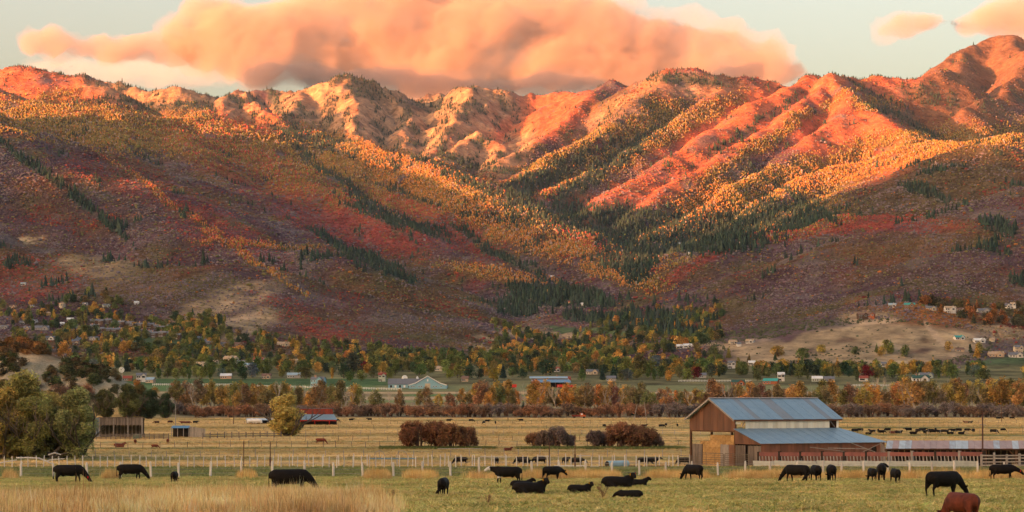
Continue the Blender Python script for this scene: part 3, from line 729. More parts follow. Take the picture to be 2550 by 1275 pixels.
# ================================================================== TREES
def leafmat(name, var=.0):
    m, nt, b = nmat(name)
    oi = nt.nodes.new('ShaderNodeObjectInfo'); va = nt.nodes.new('ShaderNodeAttribute'); va.attribute_name = 'Col'
    c = mixc(nt, oi.outputs['Color'], va.outputs[0], 1.0, 'MULTIPLY')
    nt.links.new(c, b.inputs['Base Color']); b.inputs['Roughness'].default_value = .8; b.inputs['Specular IOR Level'].default_value = .08
    tr = nt.nodes.new('ShaderNodeBsdfTranslucent'); nt.links.new(c, tr.inputs[0])
    mx = nt.nodes.new('ShaderNodeMixShader'); mx.inputs[0].default_value = .3
    nt.links.new(b.outputs[0], mx.inputs[1]); nt.links.new(tr.outputs[0], mx.inputs[2]); nt.links.new(mx.outputs[0], nt.nodes['Material Output'].inputs[0])
    return m
M_LEAF = leafmat('tree_leaves')
M_BARK = surf('bark', (.16, .12, .09), (.09, .07, .05), 3, stretch=(3, 3, .6))
M_PALEBARK = surf('pale_bark', (.48, .40, .32), (.30, .25, .20), 2, stretch=(3, 3, .6))
M_TWIG = surf('twig_bark', (.15, .085, .055), (.09, .05, .035), 3)
def crown_me(name, lobes, n, size, seed, long=1.0, droop=0, shell=.45, cut=-.25, noisef=1.2, cv=.28, up=0.0):
    """leaf sized triangles through a set of ellipsoid lobes (x, y, z, rx, ry, rz); open gaps from a 3d noise"""
    r = np.random.RandomState(seed); L = np.array(lobes, float)
    wv = (L[:, 3] * L[:, 4] * L[:, 5]) ** .75; k = r.choice(len(L), int(n * 1.9), p=wv / wv.sum())
    v = r.randn(len(k), 3); v /= np.linalg.norm(v, axis=1)[:, None]
    rad = r.rand(len(k), 1) ** shell
    c = L[k, :3] + v * rad * L[k, 3:]
    q = noisef / max(L[:, 3].mean(), .1)
    nz = perlin(c[:, 0] * q + c[:, 2] * q * .6 + seed, c[:, 1] * q - c[:, 2] * q * .8) + .5 * perlin(c[:, 0] * q * 2.3 + 9, (c[:, 2] + c[:, 1]) * q * 2.3)
    ok = (nz > cut) & (c[:, 2] > .02); c = c[ok][:n]; k = k[ok][:n]; nz = nz[ok][:n]; rad = rad[ok][:n, 0]; m_ = len(c)
    a = r.randn(m_, 3); a[:, 2] = a[:, 2] * .6 + up; a /= np.linalg.norm(a, axis=1)[:, None]
    b_ = r.randn(m_, 3); b_ -= a * (a * b_).sum(1)[:, None]; b_ /= np.linalg.norm(b_, axis=1)[:, None]
    s = size * np.exp(r.randn(m_, 1) * .3)
    c0 = c - a * s * long * .5 - b_ * s * .45; c1 = c - a * s * long * .5 + b_ * s * .45; c2 = c + a * s * long * .6
    if droop: c2[:, 2] -= droop * s[:, 0]
    V = np.stack([c0, c1, c2], 1).reshape(-1, 3); F = np.arange(m_ * 3).reshape(-1, 3)
    me = mesh_np(name, V, F)
    lobev = 1 + cv * .8 * r.randn(len(L)); col = (lobev[k] * (1 + cv * nz) * (1 + .18 * r.randn(m_)))[:, None] * (1 + .07 * r.randn(m_, 3))
    vcol(me, np.repeat(np.clip(col, .25, 1.9), 3, 0)); me.materials.append(M_LEAF); return me
def limbs(mb, base, dirv, length, rad, depth, rng, split=3, spread=.6, up=.25, k=5):
    pts = [Vector(base)]; d = Vector(dirv).normalized(); n = 3
    for i in range(n):
        d = (d + Vector((rng.uniform(-.18, .18), rng.uniform(-.18, .18), rng.uniform(-.02, .12)))).normalized()
        pts.append(pts[-1] + d * length / n)
    mb.tube(pts, [rad * (1 - .45 * i / n) for i in range(n + 1)], k)
    if depth:
        for j in range(split):
            a = rng.uniform(0, 6.28); q = Vector((math.cos(a) * spread, math.sin(a) * spread, up))
            s = pts[rng.choice((1, 2, 3)) if j else 3]
            limbs(mb, s, (d + q), length * rng.uniform(.55, .8), rad * .52, depth - 1, rng, split, spread, up, max(3, k - 1))
def lobeset(rng, n, R, H0, H1, size, flat=1.0):
    L = []
    for i in range(n):
        t = (i + .5) / n; z = H0 + (H1 - H0) * rng.random(); u = (z - H0) / (H1 - H0)
        r_ = R * math.sqrt(max(.05, 1 - (2 * u - .85) ** 2)) * rng.uniform(.2, .8); a = rng.uniform(0, 6.28)
        s = size * rng.uniform(.7, 1.25); L.append((r_ * math.cos(a), r_ * math.sin(a), z, s, s, s * flat))
    return L
TREE_N = {}
def tree(name, loc, scale, color, crown, trunk, tmat, label, cat, group, rz=None, stretch=1.0, rng=random.Random(77)):
    t = thing(name, loc, rng.uniform(0, 6.28) if rz is None else rz, label, cat, group)
    t.scale = (scale * stretch, scale * stretch, scale)
    if crown is not None:
        o = obj('crown', crown, None, t); o.color = (*color, 1)
    if trunk is not None: obj('trunk', trunk, tmat, t)
    return t
rng = random.Random(41)
# --- unit-height (1 m) variants, scaled per tree
CW, CWT, BARE, PINES, POP, RND = [], [], [], [], [], []
for s in range(5):
    CW.append(crown_me('crown', lobeset(rng, 16, .30, .30, .92, .115, 1.35), 1900, .034, 50 + s, long=1.1, cut=-.12, noisef=.9, cv=.35))
    mb = MB(); limbs(mb, (0, 0, 0), (0, 0, 1), .42, .020, 3, rng, 3, .45, .35, 5); CWT.append(mb.mesh('trunk'))
for s in range(3):
    mb = MB(); limbs(mb, (0, 0, 0), (.05, 0, 1), .40, .022, 4, rng, 3, .5, .4, 4); BARE.append(mb.mesh('trunk'))
for s in range(4):
    RND.append(crown_me('crown', lobeset(rng, 12, .34, .22, .80, .20, .95), 850, .062, 70 + s, cut=-.3, cv=.28, shell=.3))
for s in range(3):
    POP.append(crown_me('crown', [(rng.uniform(-.03, .03), rng.uniform(-.03, .03), .15 + i * .075, .13 * (1.15 - abs(i - 4) * .1), .13 * (1.15 - abs(i - 4) * .1), .12) for i in range(11)], 600, .055, 80 + s, cut=-.5, up=.5, shell=.35))
for s in range(3):
    L = [(0, 0, .10 + .82 * i / 11, .23 * (1 - i / 11.5) + .01, .23 * (1 - i / 11.5) + .01, .055) for i in range(12)]
    PINES.append(crown_me('crown', L, 900, .055, 90 + s, cut=-.6, shell=.3, cv=.2))
mb = MB(); mb.tube([(0, 0, 0), (.01, 0, .3), (0, .01, .6)], [.03, .022, .01], 5); mb.tube([(.005, 0, .25), (.1, .03, .5)], [.014, .006], 4); mb.tube([(.005, 0, .28), (-.1, -.05, .52)], [.014, .006], 4)
TRK = mb.mesh('trunk')
mb = MB(); mb.tube([(0, 0, 0), (0, 0, .9)], [.018, .004], 5); TRKP = mb.mesh('trunk')

# --- big willows at the left edge
WIL = [crown_me('crown', lobeset(rng, 34, .42, .16, .86, .14, 1.0), 30000, .0135, 100 + s, long=2.0, droop=.3, cut=-.18, noisef=1.0, cv=.33, shell=.42) for s in range(2)]
WT = []
for s in range(2):
    mb = MB()
    for j in range(4):
        a = j * 1.6 + s; limbs(mb, (.03 * math.cos(a), .03 * math.sin(a), 0), (.5 * math.cos(a), .5 * math.sin(a), .8), .36, .028, 3, rng, 3, .6, .2, 5)
    WT.append(mb.mesh('trunk'))
for px, d, h, st, col, v, lab in ((-60,470,17,1.15,(.20,.15,.045),0,'olive willow cut by the left edge of the picture, tallest of the willow group'),
        (52,455,15.5,1.05,(.175,.155,.05),1,'yellow olive willow with the highest top behind the log rails'),
        (8,452,12.5,1.2,(.22,.16,.045),1,'gold tinged willow low at the left edge under the tallest one'),
        (86,450,11,1.25,(.15,.14,.045),0,'lower green willow in front of the two tallest tops'),
        (160,458,11.5,1.2,(.20,.15,.05),0,'yellowish willow filling the gap before the leaning trunk'),
        (120,462,12,1.15,(.20,.145,.04),0,'rounded gold tinged willow at the middle of the left group'),
        (190,450,12.6,1.08,(.135,.135,.052),1,'leaning grey green willow with a dark trunk at the right of the left group')):
    tree('willow_tree', at(px, d, -.2), h * 1.1, tuple(q * 2.1 for q in col), WIL[v], WT[v], M_BARK, lab, 'tree', 'willows along the log rails', stretch=st, rz=px * .13)
mb = MB()
for pts, r in (([(0,0,0),(.6,0,1.2),(1.8,.3,2.4),(3.4,.4,3.3)],.42), ([(0,0,.2),(2,-.3,.9),(4.5,-.4,1.3),(6.5,-.3,2.2),(8,0,3.4)],.24), ([(0,0,0),(-.8,.2,1.8),(-1.4,0,3.6)],.36), ([(3,0,1.1),(4.5,.2,3.2),(7.2,.4,4.4)],.13)):
    mb.tube(pts, [r * (1 - .2 * i) for i in range(len(pts))], 7)
tag(mb.build('fallen_limb', M_BARK, None, at(128, 449)), 'dark leaning willow trunk and low limbs sweeping right over the grass', 'tree trunk')
# --- green willows behind the board shed
for i, (px, d, h, col) in enumerate(((262,1270,16,(.12,.12,.04)),(318,1240,19,(.115,.125,.045)),(372,1250,16,(.075,.105,.045)),(412,1270,14,(.07,.10,.045)),(345,1290,18,(.15,.12,.04)),(192,1300,13,(.12,.11,.04)))):
    tree('willow_tree', at(px, d, -.3), h, col, WIL[i % 2], WT[i % 2], M_BARK, ['broad olive willow left behind the grey board shed','tall dome shaped green willow directly behind the board shed','dark green willow right behind the board shed','low dark green willow at the right end of the dark row','brownish willow top rising between the green willows','small olive willow standing behind the big left willows'][i], 'tree', 'green willows behind the board shed', stretch=1.15)
# --- the lone yellow willow in mid pasture
ly = crown_me('crown', lobeset(rng, 26, .33, .2, .86, .13, 1.15), 17000, .017, 131, long=2.2, cut=-.12, noisef=1.2, cv=.25, up=.6)
tree('willow_tree', at(719, 713, -.1), 12.9, (.56, .43, .13), ly, WT[0], M_BARK, 'lone feathery yellow willow standing in mid pasture beside the red barn', 'tree', None, stretch=1.5)
# --- brown shrubs: many bare stems under a fine twig dome
def shrub_me(seed, n=5200, h=1.0):
    r = random.Random(seed)
    cm = crown_me('crown', [(r.uniform(-.36, .36), r.uniform(-.26, .26), r.uniform(.28, .72), r.uniform(.16, .27), .2, r.uniform(.18, .27)) for _ in range(14)], n, .027, seed, long=4.2, up=.8, cut=-.08, noisef=1.5, cv=.25, shell=.55)
    mb = MB()
    for j in range(15):
        a = r.uniform(0, 6.28); q = r.uniform(.05, .34)
        mb.tube([(.10 * math.cos(a), .06 * math.sin(a), 0), (q * .5 * math.cos(a), q * .4 * math.sin(a), .3), (q * math.cos(a), q * math.sin(a), .7)], [.016, .012, .004], 4)
    return cm, mb.mesh('stem')
SH_V = [shrub_me(200 + s) for s in range(3)]
def shrub(px, d, h, wd, col, label, group, v=None, name='brown_shrub'):
    v = SH_V[rng.randrange(3)] if v is None else v
    t = thing(name, at(px, d, -.1), rng.uniform(0, 6.28), label, 'shrub', group); t.scale = (wd, wd * .8, h)
    o = obj('crown', v[0], None, t); o.color = (*col, 1); obj('stem', v[1], M_TWIG, t); return t
BR = (.29, .145, .075)
G = 'brown multi stemmed shrubs in the middle pasture'
for px, d, h, w_, col, lab in ((1015,552,5.2,6.5,BR,'lowest brown shrub at the left end of the largest clump'),(1045,548,7.2,8,(.20,.09,.045),'tall brown shrub second from the left in the largest clump'),
    (1088,550,7.6,8.5,(.21,.10,.05),'tallest brown shrub in the middle of the largest clump'),(1128,545,6.6,8,(.19,.095,.045),'brown shrub right of the middle in the largest clump'),(1163,553,5.6,7,(.20,.10,.05),'grey brown shrub at the right end of the largest clump'),
    (1330,560,4.2,6,(.24,.13,.07),'low reddish brown shrub at the left of the small grey clump'),(1357,556,4.8,5,(.16,.11,.08),'grey brown shrub in the middle of the small grey clump'),(1388,555,5.8,7,(.17,.13,.11),'rounded bare grey shrub at the right of the small grey clump'),(1412,560,3.4,4,(.18,.13,.11),'sparse low grey twigs right beside the rounded grey shrub'),
    (1482,552,5.0,6,(.17,.12,.10),'dark grey shrub at the left end of the right clump'),(1502,556,4.4,5,(.2,.12,.08),'small brown shrub tucked beside the dark grey shrub'),(1542,550,7.0,8,(.24,.115,.06),'tall fan shaped brown shrub on orange stems in the right clump'),(1578,553,6.6,8,(.20,.10,.055),'brown shrub leaning beside the tall fan shaped shrub'),(1605,548,6.0,7,(.18,.095,.055),'dark trunked brown shrub at the right of the right clump'),(1632,556,3.6,4.5,(.19,.12,.09),'small bare shrub at the far right end of the right clump')):
    shrub(px, d, h, w_, col, lab, G)
# --- red brown brush hedge along the far edge of the pasture
BRV = [shrub_me(240 + s, 1300) for s in range(3)]
x = -120
while x < 2760:
    u = float(perlin(x / 160., 1.1)); kind = 'grey' if u < -.18 else 'rust' if u > .12 else 'brown'
    if not (215 < x < 425):
        shrub(x, 1318 + rng.uniform(-14, 16) + (-20 if x < 215 else 0), rng.uniform(6.2, 9.5), rng.uniform(10, 15), {'grey': (.24, .185, .155), 'rust': (.34, .17, .09), 'brown': (.26, .16, .10)}[kind],
              kind + '|leafless thicket bush|at the far edge of the pasture', 'thicket bushes along the far pasture edge', BRV[rng.randrange(3)], 'thicket_bush')
    x += rng.uniform(14, 24)
# --- cottonwoods behind it
ORG = (.50, .27, .075); OLV = (.23, .18, .065); GLD = (.40, .25, .07); GRY = (.24, .19, .15); BRN = (.26, .16, .08)
x = 425
while x < 2780:
    n_ = 2 if x > 760 else 1
    u = rng.random(); zone = float(perlin(x / 210., 7.7))
    kind = 'orange' if u < .22 + .25 * zone else 'gold' if u < .46 else 'olive' if u < .72 else 'brown' if u < .88 else 'bare'
    d = rng.uniform(1345, 1470); h = rng.uniform(12.5, 19) * (.85 if 900 < x < 1180 else 1) * (.8 if 1600 < x < 1750 else 1)
    if 2150 < x: h *= 1.12
    col = {'orange': ORG, 'gold': GLD, 'olive': OLV, 'brown': BRN, 'bare': GRY}[kind]
    col = tuple(c_ * rng.uniform(.85, 1.2) for c_ in col)
    if kind == 'bare':
        tree('cottonwood_tree', at(x, d, -.2), h, col, None, BARE[rng.randrange(3)], M_PALEBARK, 'bare|pale limbed leafless cottonwood|behind the thicket', 'tree', 'cottonwoods behind the thicket')
    else:
        j = rng.randrange(5)
        tree('cottonwood_tree', at(x, d, -.2), h, col, CW[j], CWT[j], M_PALEBARK if rng.random() < .6 else M_BARK, kind + '|' + kind + ' leafed cottonwood|behind the thicket', 'tree', 'cottonwoods behind the thicket', stretch=rng.uniform(.85, 1.25))
    x += rng.uniform(7, 13) if x > 1180 or x < 900 else rng.uniform(14, 34)
for px, d, h in ((1303,1330,9),(1579,1335,10)):
    tree('spruce_tree', at(px, d), h, (.035, .06, .045), PINES[0], TRKP, M_BARK, 'dark spruce|among the cottonwoods' if 0 else ('small dark spruce left of the orange truck in front of the cottonwoods' if px < 1400 else 'slim dark spruce among the thicket right of the orange truck'), 'tree', None)
# left orange group beyond the willows
for i, (px, d, h, col) in enumerate(((250,1560,15,ORG),(300,1580,14,ORG),(340,1600,15,(.5,.22,.05)),(220,1500,11,GLD),(160,1380,12,ORG),(385,1560,12,GLD))):
    tree('cottonwood_tree', at(px, d, -.3), h, col, CW[i % 5], CWT[i % 5], M_PALEBARK, ['orange cottonwood left of the windmill above the dark willows','deep orange cottonwood below the windmill','brightest orange cottonwood right below the windmill','small gold cottonwood at the foot of the near hill','orange tree top showing between the left willows','gold cottonwood at the left of the pink house'][i], 'tree', 'orange trees above the dark willows', stretch=1.3)
# --- valley tree belt
VG = (.12, .155, .05); VG2 = (.21, .215, .06); VD = (.055, .085, .048)
def vtree(px, d, h, kind, where):
    if blocked(px, at(px, d)) and kind != 'maroon': return
    col, me_, tm, nm = {'green': (VG, RND, TRK, 'round green tree'), 'lime': (VG2, RND, TRK, 'yellow green tree'), 'dark': (VD, RND, TRK, 'dark green tree'), 'gold': ((.40, .24, .05), RND, TRK, 'golden tree'),
        'orange': ((.44, .24, .065), RND, TRK, 'orange tree'), 'poplar': ((.11, .14, .045), POP, TRKP, 'slim green poplar'), 'goldpoplar': ((.42, .26, .05), POP, TRKP, 'slim golden poplar'),
        'spruce': ((.035, .06, .05), PINES, TRKP, 'dark spruce'), 'blue': ((.13, .18, .15), RND, TRK, 'silver green tree'), 'maroon': ((.16, .02, .025), RND, TRK, 'maroon tree')}[kind]
    col = tuple(c_ * rng.uniform(.82, 1.2) for c_ in col)
    tree('spruce_tree' if kind == 'spruce' else 'poplar_tree' if 'poplar' in kind else 'valley_tree', at(px, d, -.3), h, col, me_[rng.randrange(len(me_))], tm, M_BARK, kind + '|' + nm + '|' + where, 'tree', nm + 's ' + where, stretch=rng.uniform(.9, 1.25))
def pickk(w): 
    t = rng.random() * sum(w.values())
    for k, v in w.items():
        t -= v
        if t <= 0: return k
W1 = {'green': 5, 'lime': 4, 'dark': 3, 'gold': 1.2, 'orange': .8, 'poplar': 2.5, 'goldpoplar': .5, 'spruce': 1, 'blue': .5, 'maroon': .25}
HOLES = [(780,815),(940,965),(1000,1105),(1310,1430),(325,365),(560,600),(1815,1860),(1930,1955),(715,750),(2245,2275)]
x = 395
while x < 2640:
    if not any(a - 4 < x < b_ + 4 for a, b_ in HOLES): vtree(x, rng.uniform(1990, 2120), rng.uniform(9, 15), pickk(W1), 'along the farm fence')
    x += rng.uniform(14, 30)
for px, h, k in ((880,22,'dark'),(985,17,'green'),(1045,15,'green'),(1090,17,'dark'),(1360,19,'dark'),(1480,16,'dark'),(1590,22,'green'),(1560,18,'lime'),(1620,19,'lime'),(1970,15,'spruce'),(1945,14,'spruce'),(2015,17,'dark'),(2100,14,'dark'),(640,18,'poplar'),(665,16,'poplar'),(600,15,'green'),(520,15,'green'),(1690,17,'gold')):
    vtree(px, 2150, h, k, 'rising above the farm fence')
for row, (d, n_, h0, h1, W) in enumerate(((2330, 92, 11, 17, W1), (2640, 78, 11, 17, dict(W1, gold=2, orange=1.6, poplar=4)))):
    for i in range(n_):
        px = 200 + 2430 * (i + rng.random() * .9) / n_
        if row and px > 1780: px = 200 + (px - 200) * .62
        vtree(px, d - (60 if px > 1780 and not row else 0) + rng.uniform(-110, 110), rng.uniform(h0, h1) * (.72 if px > 1780 else 1), pickk(W), ['in the middle of the valley', 'near the mountain foot'][row])
# the village and fan trees that nobody could count
pts = []; tn = []
def far_tree(n, px0, px1, d0, d1, pal):
    k = 0
    while k < n:
        px = rng.uniform(px0, px1); d = rng.uniform(d0, d1); p_ = at(px, d)
        k += 1
        if blocked(px, p_): continue
        pts.append(tuple(p_)); tn.append(pal[rng.randrange(len(pal))])
PAL = [VG, VG2, VD, VG, (.46, .32, .08), (.48, .27, .07), (.17, .17, .055), VG2, VD, (.11,.14,.06), (.2,.15,.06)]
far_tree(400, 30, 560, 2700, 3120, PAL)
far_tree(330, 380, 1250, 2620, 2900, PAL)
far_tree(620, 1230, 1800, 2650, 3500, PAL + [(.40, .20, .05), VD, (.05, .08, .06)])
far_tree(20, 1780, 2560, 2400, 2440, PAL)
far_tree(160, 2300, 2640, 2580, 2900, [(.25,.11,.04),(.1,.09,.04),(.08,.08,.05)])
far_tree(420, 180, 1800, 2170, 2600, PAL)
far_tree(210, 1780, 2640, 2140, 2290, PAL + [(.42, .24, .05)] * 2)
far_tree(60, -50, 300, 3050, 3300, PAL)
n = len(pts); h = rs.uniform(6.5, 12.5, n)
M_FT, nt, b = nmat('village_foliage')
ia = nt.nodes.new('ShaderNodeAttribute'); ia.attribute_type = 'INSTANCER'; ia.attribute_name = 'tint'
va = nt.nodes.new('ShaderNodeAttribute'); va.attribute_name = 'Col'
nt.links.new(mixc(nt, ia.outputs[0], va.outputs[0], 1.0, 'MULTIPLY'), b.inputs['Base Color'])
prt = []
for q in (RND[0], RND[1], RND[2], RND[3], POP[0], PINES[0]):
    q = q.copy(); q.materials.clear(); prt.append(q)
h = h * 1.25
scatter('distant_trees', np.array(pts) - np.array((0, 0, .8)), np.stack([h * rs.uniform(.9, 1.35, n), h * rs.uniform(.9, 1.35, n), h], -1), tintvar(np.array(tn), n, .16), prt, M_FT, 'massed green and gold village trees on the fan below the mountains', seed=31)
# oak scrub on the near left hill
pp = rand_ground(5200, -380, 300, 1270, 1520, None); k = pp[:, 2] > 9; pp = pp[k]
f = fbm(pp[:, 0] / 28, pp[:, 1] / 30, 3); k = (f > -.12) & (rs.rand(len(pp)) < .35 + .6 * (pp[:, 2] > 34)) ; pp = pp[k]; n = len(pp); hi_ = (pp[:, 2] > 34)[:, None]
u = rs.rand(n, 1); t = np.where(hi_ & (u < .7), np.array((.25, .12, .04)), np.where(u < .5, np.array((.085, .095, .04)), np.array((.14, .10, .05))))
h = 3.4 * np.exp(rs.randn(n) * .3); w = h * rs.uniform(1, 1.5, n)
scatter('hill_scrub', pp - np.array((0, 0, 1.2)), np.stack([w * 1.5, w * 1.5, h * 1.35], -1), tintvar(t, n, .2), prt[:4], M_FT, 'rust and green oak scrub on the near left hill', seed=33)
# ================================================================== BUILDINGS
def hit(px, py, d0=1400, d1=6000, step=10):
    """first point of the land met by the sight line through a place in the valley"""
    d = np.arange(d0, d1, step, dtype=float); x = (px - CX) * d / FPX; z = height(x, d)
    over = HY - FPX * (z - CAMZ) / d <= py
    i = int(np.argmax(over)) if over.any() else len(d) - 1
    return float(d[i])
def corr(name, c1, c2, period=.15, axis=0, rough=.45, metal=.0, spec=.4, vary=.08, nscale=1.2, stretch=(1, 1, .25), strength=.5):
    """sheet metal or boards with fine corrugation"""
    m = surf(name, c1, c2, nscale, rough, stretch=stretch, metal=metal, spec=spec, vary=vary, detail=5)
    nt = m.node_tree; b = nt.nodes['Principled BSDF']
    w = nt.nodes.new('ShaderNodeTexWave'); w.bands_direction = 'XYZ'[axis]; w.inputs['Scale'].default_value = 1 / period / 3.14; w.inputs['Distortion'].default_value = .4
    tc = nt.nodes.new('ShaderNodeTexCoord'); nt.links.new(tc.outputs['Object'], w.inputs[0])
    bp = nt.nodes.new('ShaderNodeBump'); bp.inputs['Strength'].default_value = strength; bp.inputs['Distance'].default_value = .04
    nt.links.new(w.outputs[1], bp.inputs['Height']); nt.links.new(bp.outputs[0], b.inputs['Normal'])
    return m
M_ROOF = corr('blue_grey_sheet', (.135, .225, .29), (.18, .265, .325), axis=0, rough=.4, spec=.5, vary=.05)
M_RUSTY = corr('rust_brown_sheet', (.19, .080, .042), (.105, .05, .03), period=.22, axis=1, vary=.28)
M_RUSTYX = corr('rust_brown_sheet_long', (.23, .082, .042), (.12, .052, .03), period=.22, axis=0, vary=.22)
M_CREAM = corr('cream_fibre_sheet', (.93, .86, .68), (.80, .68, .48), axis=0, vary=.14, strength=.25)
M_OLDWOOD = surf('weathered_board', (.20, .16, .13), (.11, .09, .075), 1.5, stretch=(3, 3, .4), vary=.3, detail=6)
M_GREYWOOD = surf('grey_plank', (.36, .32, .28), (.22, .19, .165), 2, stretch=(3, 3, .5), vary=.2, detail=6)
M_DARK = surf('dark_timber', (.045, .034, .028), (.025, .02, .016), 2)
M_BROWNPOST = surf('brown_post', (.14, .075, .045), (.09, .05, .03), 3)
M_HAY = surf('hay', (.46, .29, .12), (.32, .19, .075), 3, stretch=(1, 1, 5), vary=.16, detail=7, bump=.4)
M_CONC = surf('pale_concrete', (.44, .47, .45), (.33, .36, .35), 1.5, vary=.1, detail=6)
M_WHITE = surf('white_paint', (.74, .73, .70), (.62, .62, .60), 1.2)
M_GATE = surf('gate_tube', (.16, .13, .09), (.10, .08, .06), 3, rough=.5)
M_PANE = surf('window_glass', (.03, .04, .05), (.05, .06, .07), 1, rough=.12, spec=.6)
M_GLOW, nt_, b_ = nmat('lit_window'); b_.inputs['Base Color'].default_value = (.5, .35, .15, 1); b_.inputs['Emission Color'].default_value = (1, .6, .22, 1); b_.inputs['Emission Strength'].default_value = .9

# ---------------------------------------------------------------- the big barn
TH = math.radians(30); W_, L_, H1, HR = 11.0, 17.7, 6.65, 9.35
WL, WX, HL, HLT = 6.1, 3.4, 3.35, 5.2
bp0 = at(1830, 330); BZ = gz(bp0.x, bp0.y)
barn = thing('barn', (bp0.x, bp0.y, BZ - .05), TH, 'big weathered brown barn with pale blue metal roof, lean-to and cream clerestory', 'barn')
def place(mb, name, mat, parent=barn, **k): return mb.build(name, mat, parent)
rise = HR - H1; hw = W_ / 2
def zroof(y): return H1 + rise * (1 - abs(y - hw) / hw)
# gable siding, sheet by sheet
n = 13
for i in range(n):
    y0, y1 = W_ * i / n + .012, W_ * (i + 1) / n - .012; pr = .02 * (i % 2)
    pts = [(-pr, y0, 5.0 - .03 * (i % 3)), (-pr, y1, 5.0 - .03 * (i % 3)), (-pr, y1, zroof(y1) - .05)]
    if y0 < hw < y1: pts.append((-pr, hw, HR - .05))
    pts.append((-pr, y0, zroof(y0) - .05))
    place(MB().prism(pts[::-1], (.06, 0, 0)), 'siding_sheet', M_RUSTY)
for i in range(9):   # far gable
    y0, y1 = W_ * i / 9, W_ * (i + 1) / 9 - .02
    pts = [(L_, y0, 3.4), (L_, y1, 3.4), (L_, y1, zroof(y1) - .05)] + ([(L_, hw, HR - .05)] if y0 < hw < y1 else []) + [(L_, y0, zroof(y0) - .05)]
    place(MB().prism(pts, (.05, 0, 0)), 'siding_sheet', M_RUSTY)
# posts and frame
for x in (0.15, 3.7, 7.2, 10.7, 14.2, L_ - .15):
    for y in (0.12, W_ - .12):
        place(MB().box(x - .13, x + .13, y - .13, y + .13, 0, H1 - .1), 'post', M_BROWNPOST)
for y in (.12, W_ - .12): place(MB().box(.02, L_ - .02, y - .1, y + .1, H1 - .28, H1 - .06), 'wall_plate', M_BROWNPOST)
place(MB().box(.03, .17, .25, W_ - .25, 4.78, 4.98), 'tie_beam', M_BROWNPOST)
for x in (3.7, 7.2, 10.7, 14.2): place(MB().box(x - .09, x + .09, .25, W_ - .25, H1 - .3, H1 - .1), 'tie_beam', M_DARK)
# roof sheets, both slopes
sl = math.hypot(hw + .45, rise * (hw + .45) / hw); k = rise / hw; ns = 20; ov = .55; lift = .1
M_ROOF2 = corr('dull_rust_stained_sheet', (.19, .22, .245), (.17, .18, .18), axis=0, rough=.5, spec=.4, vary=.08, nscale=.5)
for s in (0, 1):
    for i in range(ns):
        x0 = -ov + (L_ + 2 * ov) * i / ns; x1 = -ov + (L_ + 2 * ov) * (i + 1) / ns - .015; dz = lift + .018 * (i % 2)
        ye = -.5 if s == 0 else W_ + .5; ze = H1 - .5 * k
        place(MB().prism([(x0, ye, ze + dz), (x1, ye, ze + dz), (x1, hw, HR + dz), (x0, hw, HR + dz)][::(1 if s == 0 else -1)], (0, 0, .04)), 'roof_sheet', M_ROOF2 if i in (4, 9, 10, 17) else M_ROOF)
place(MB().prism([(-ov, hw - .3, HR + .10), (-ov, hw, HR + .22), (-ov, hw + .3, HR + .10)], (L_ + 2 * ov, 0, 0)), 'ridge_cap', M_GREYWOOD)
for ye, sg in ((-.5, 1), (W_ + .5, -1)):
    place(MB().prism([(-ov - .04, ye, H1 - .5 * k - .12), (-ov - .04, hw, HR - .12), (-ov - .04, hw, HR + .12), (-ov - .04, ye, H1 - .5 * k + .12)][::sg], (.05, 0, 0)), 'barge_board', M_GREYWOOD)
place(MB().box(-.5, L_ + .5, -.36, -.26, H1 - .34, H1 - .1), 'eave_board', surf('red_eave', (.28, .09, .04), (.2, .13, .09), 2, stretch=(.3, 1, 1)))
# cream clerestory sheets
n = 19
for i in range(n):
    x0 = 1.75 + 14.4 * i / n; x1 = 1.75 + 14.4 * (i + 1) / n - .02
    place(MB().box(x0, x1, -.10 - .02 * (i % 2), -.04, 5.22, H1 - .32), 'cream_sheet', M_CREAM)
place(MB().box(.1, .85, -.10, -.04, 5.9, H1 - .4), 'cream_sheet', M_CREAM)
place(MB().box(L_ - .35, L_, -.12, -.05, 5.2, H1 - .3), 'cream_sheet', M_CREAM)
for a, b2 in (((1.0, 5.3), (1.65, 6.3)), ((16.3, 6.3), (17.2, 5.3))):
    place(MB().tube([(a[0], -.02, a[1]), (b2[0], -.02, b2[1])], .06, 4), 'brace', M_GREYWOOD)
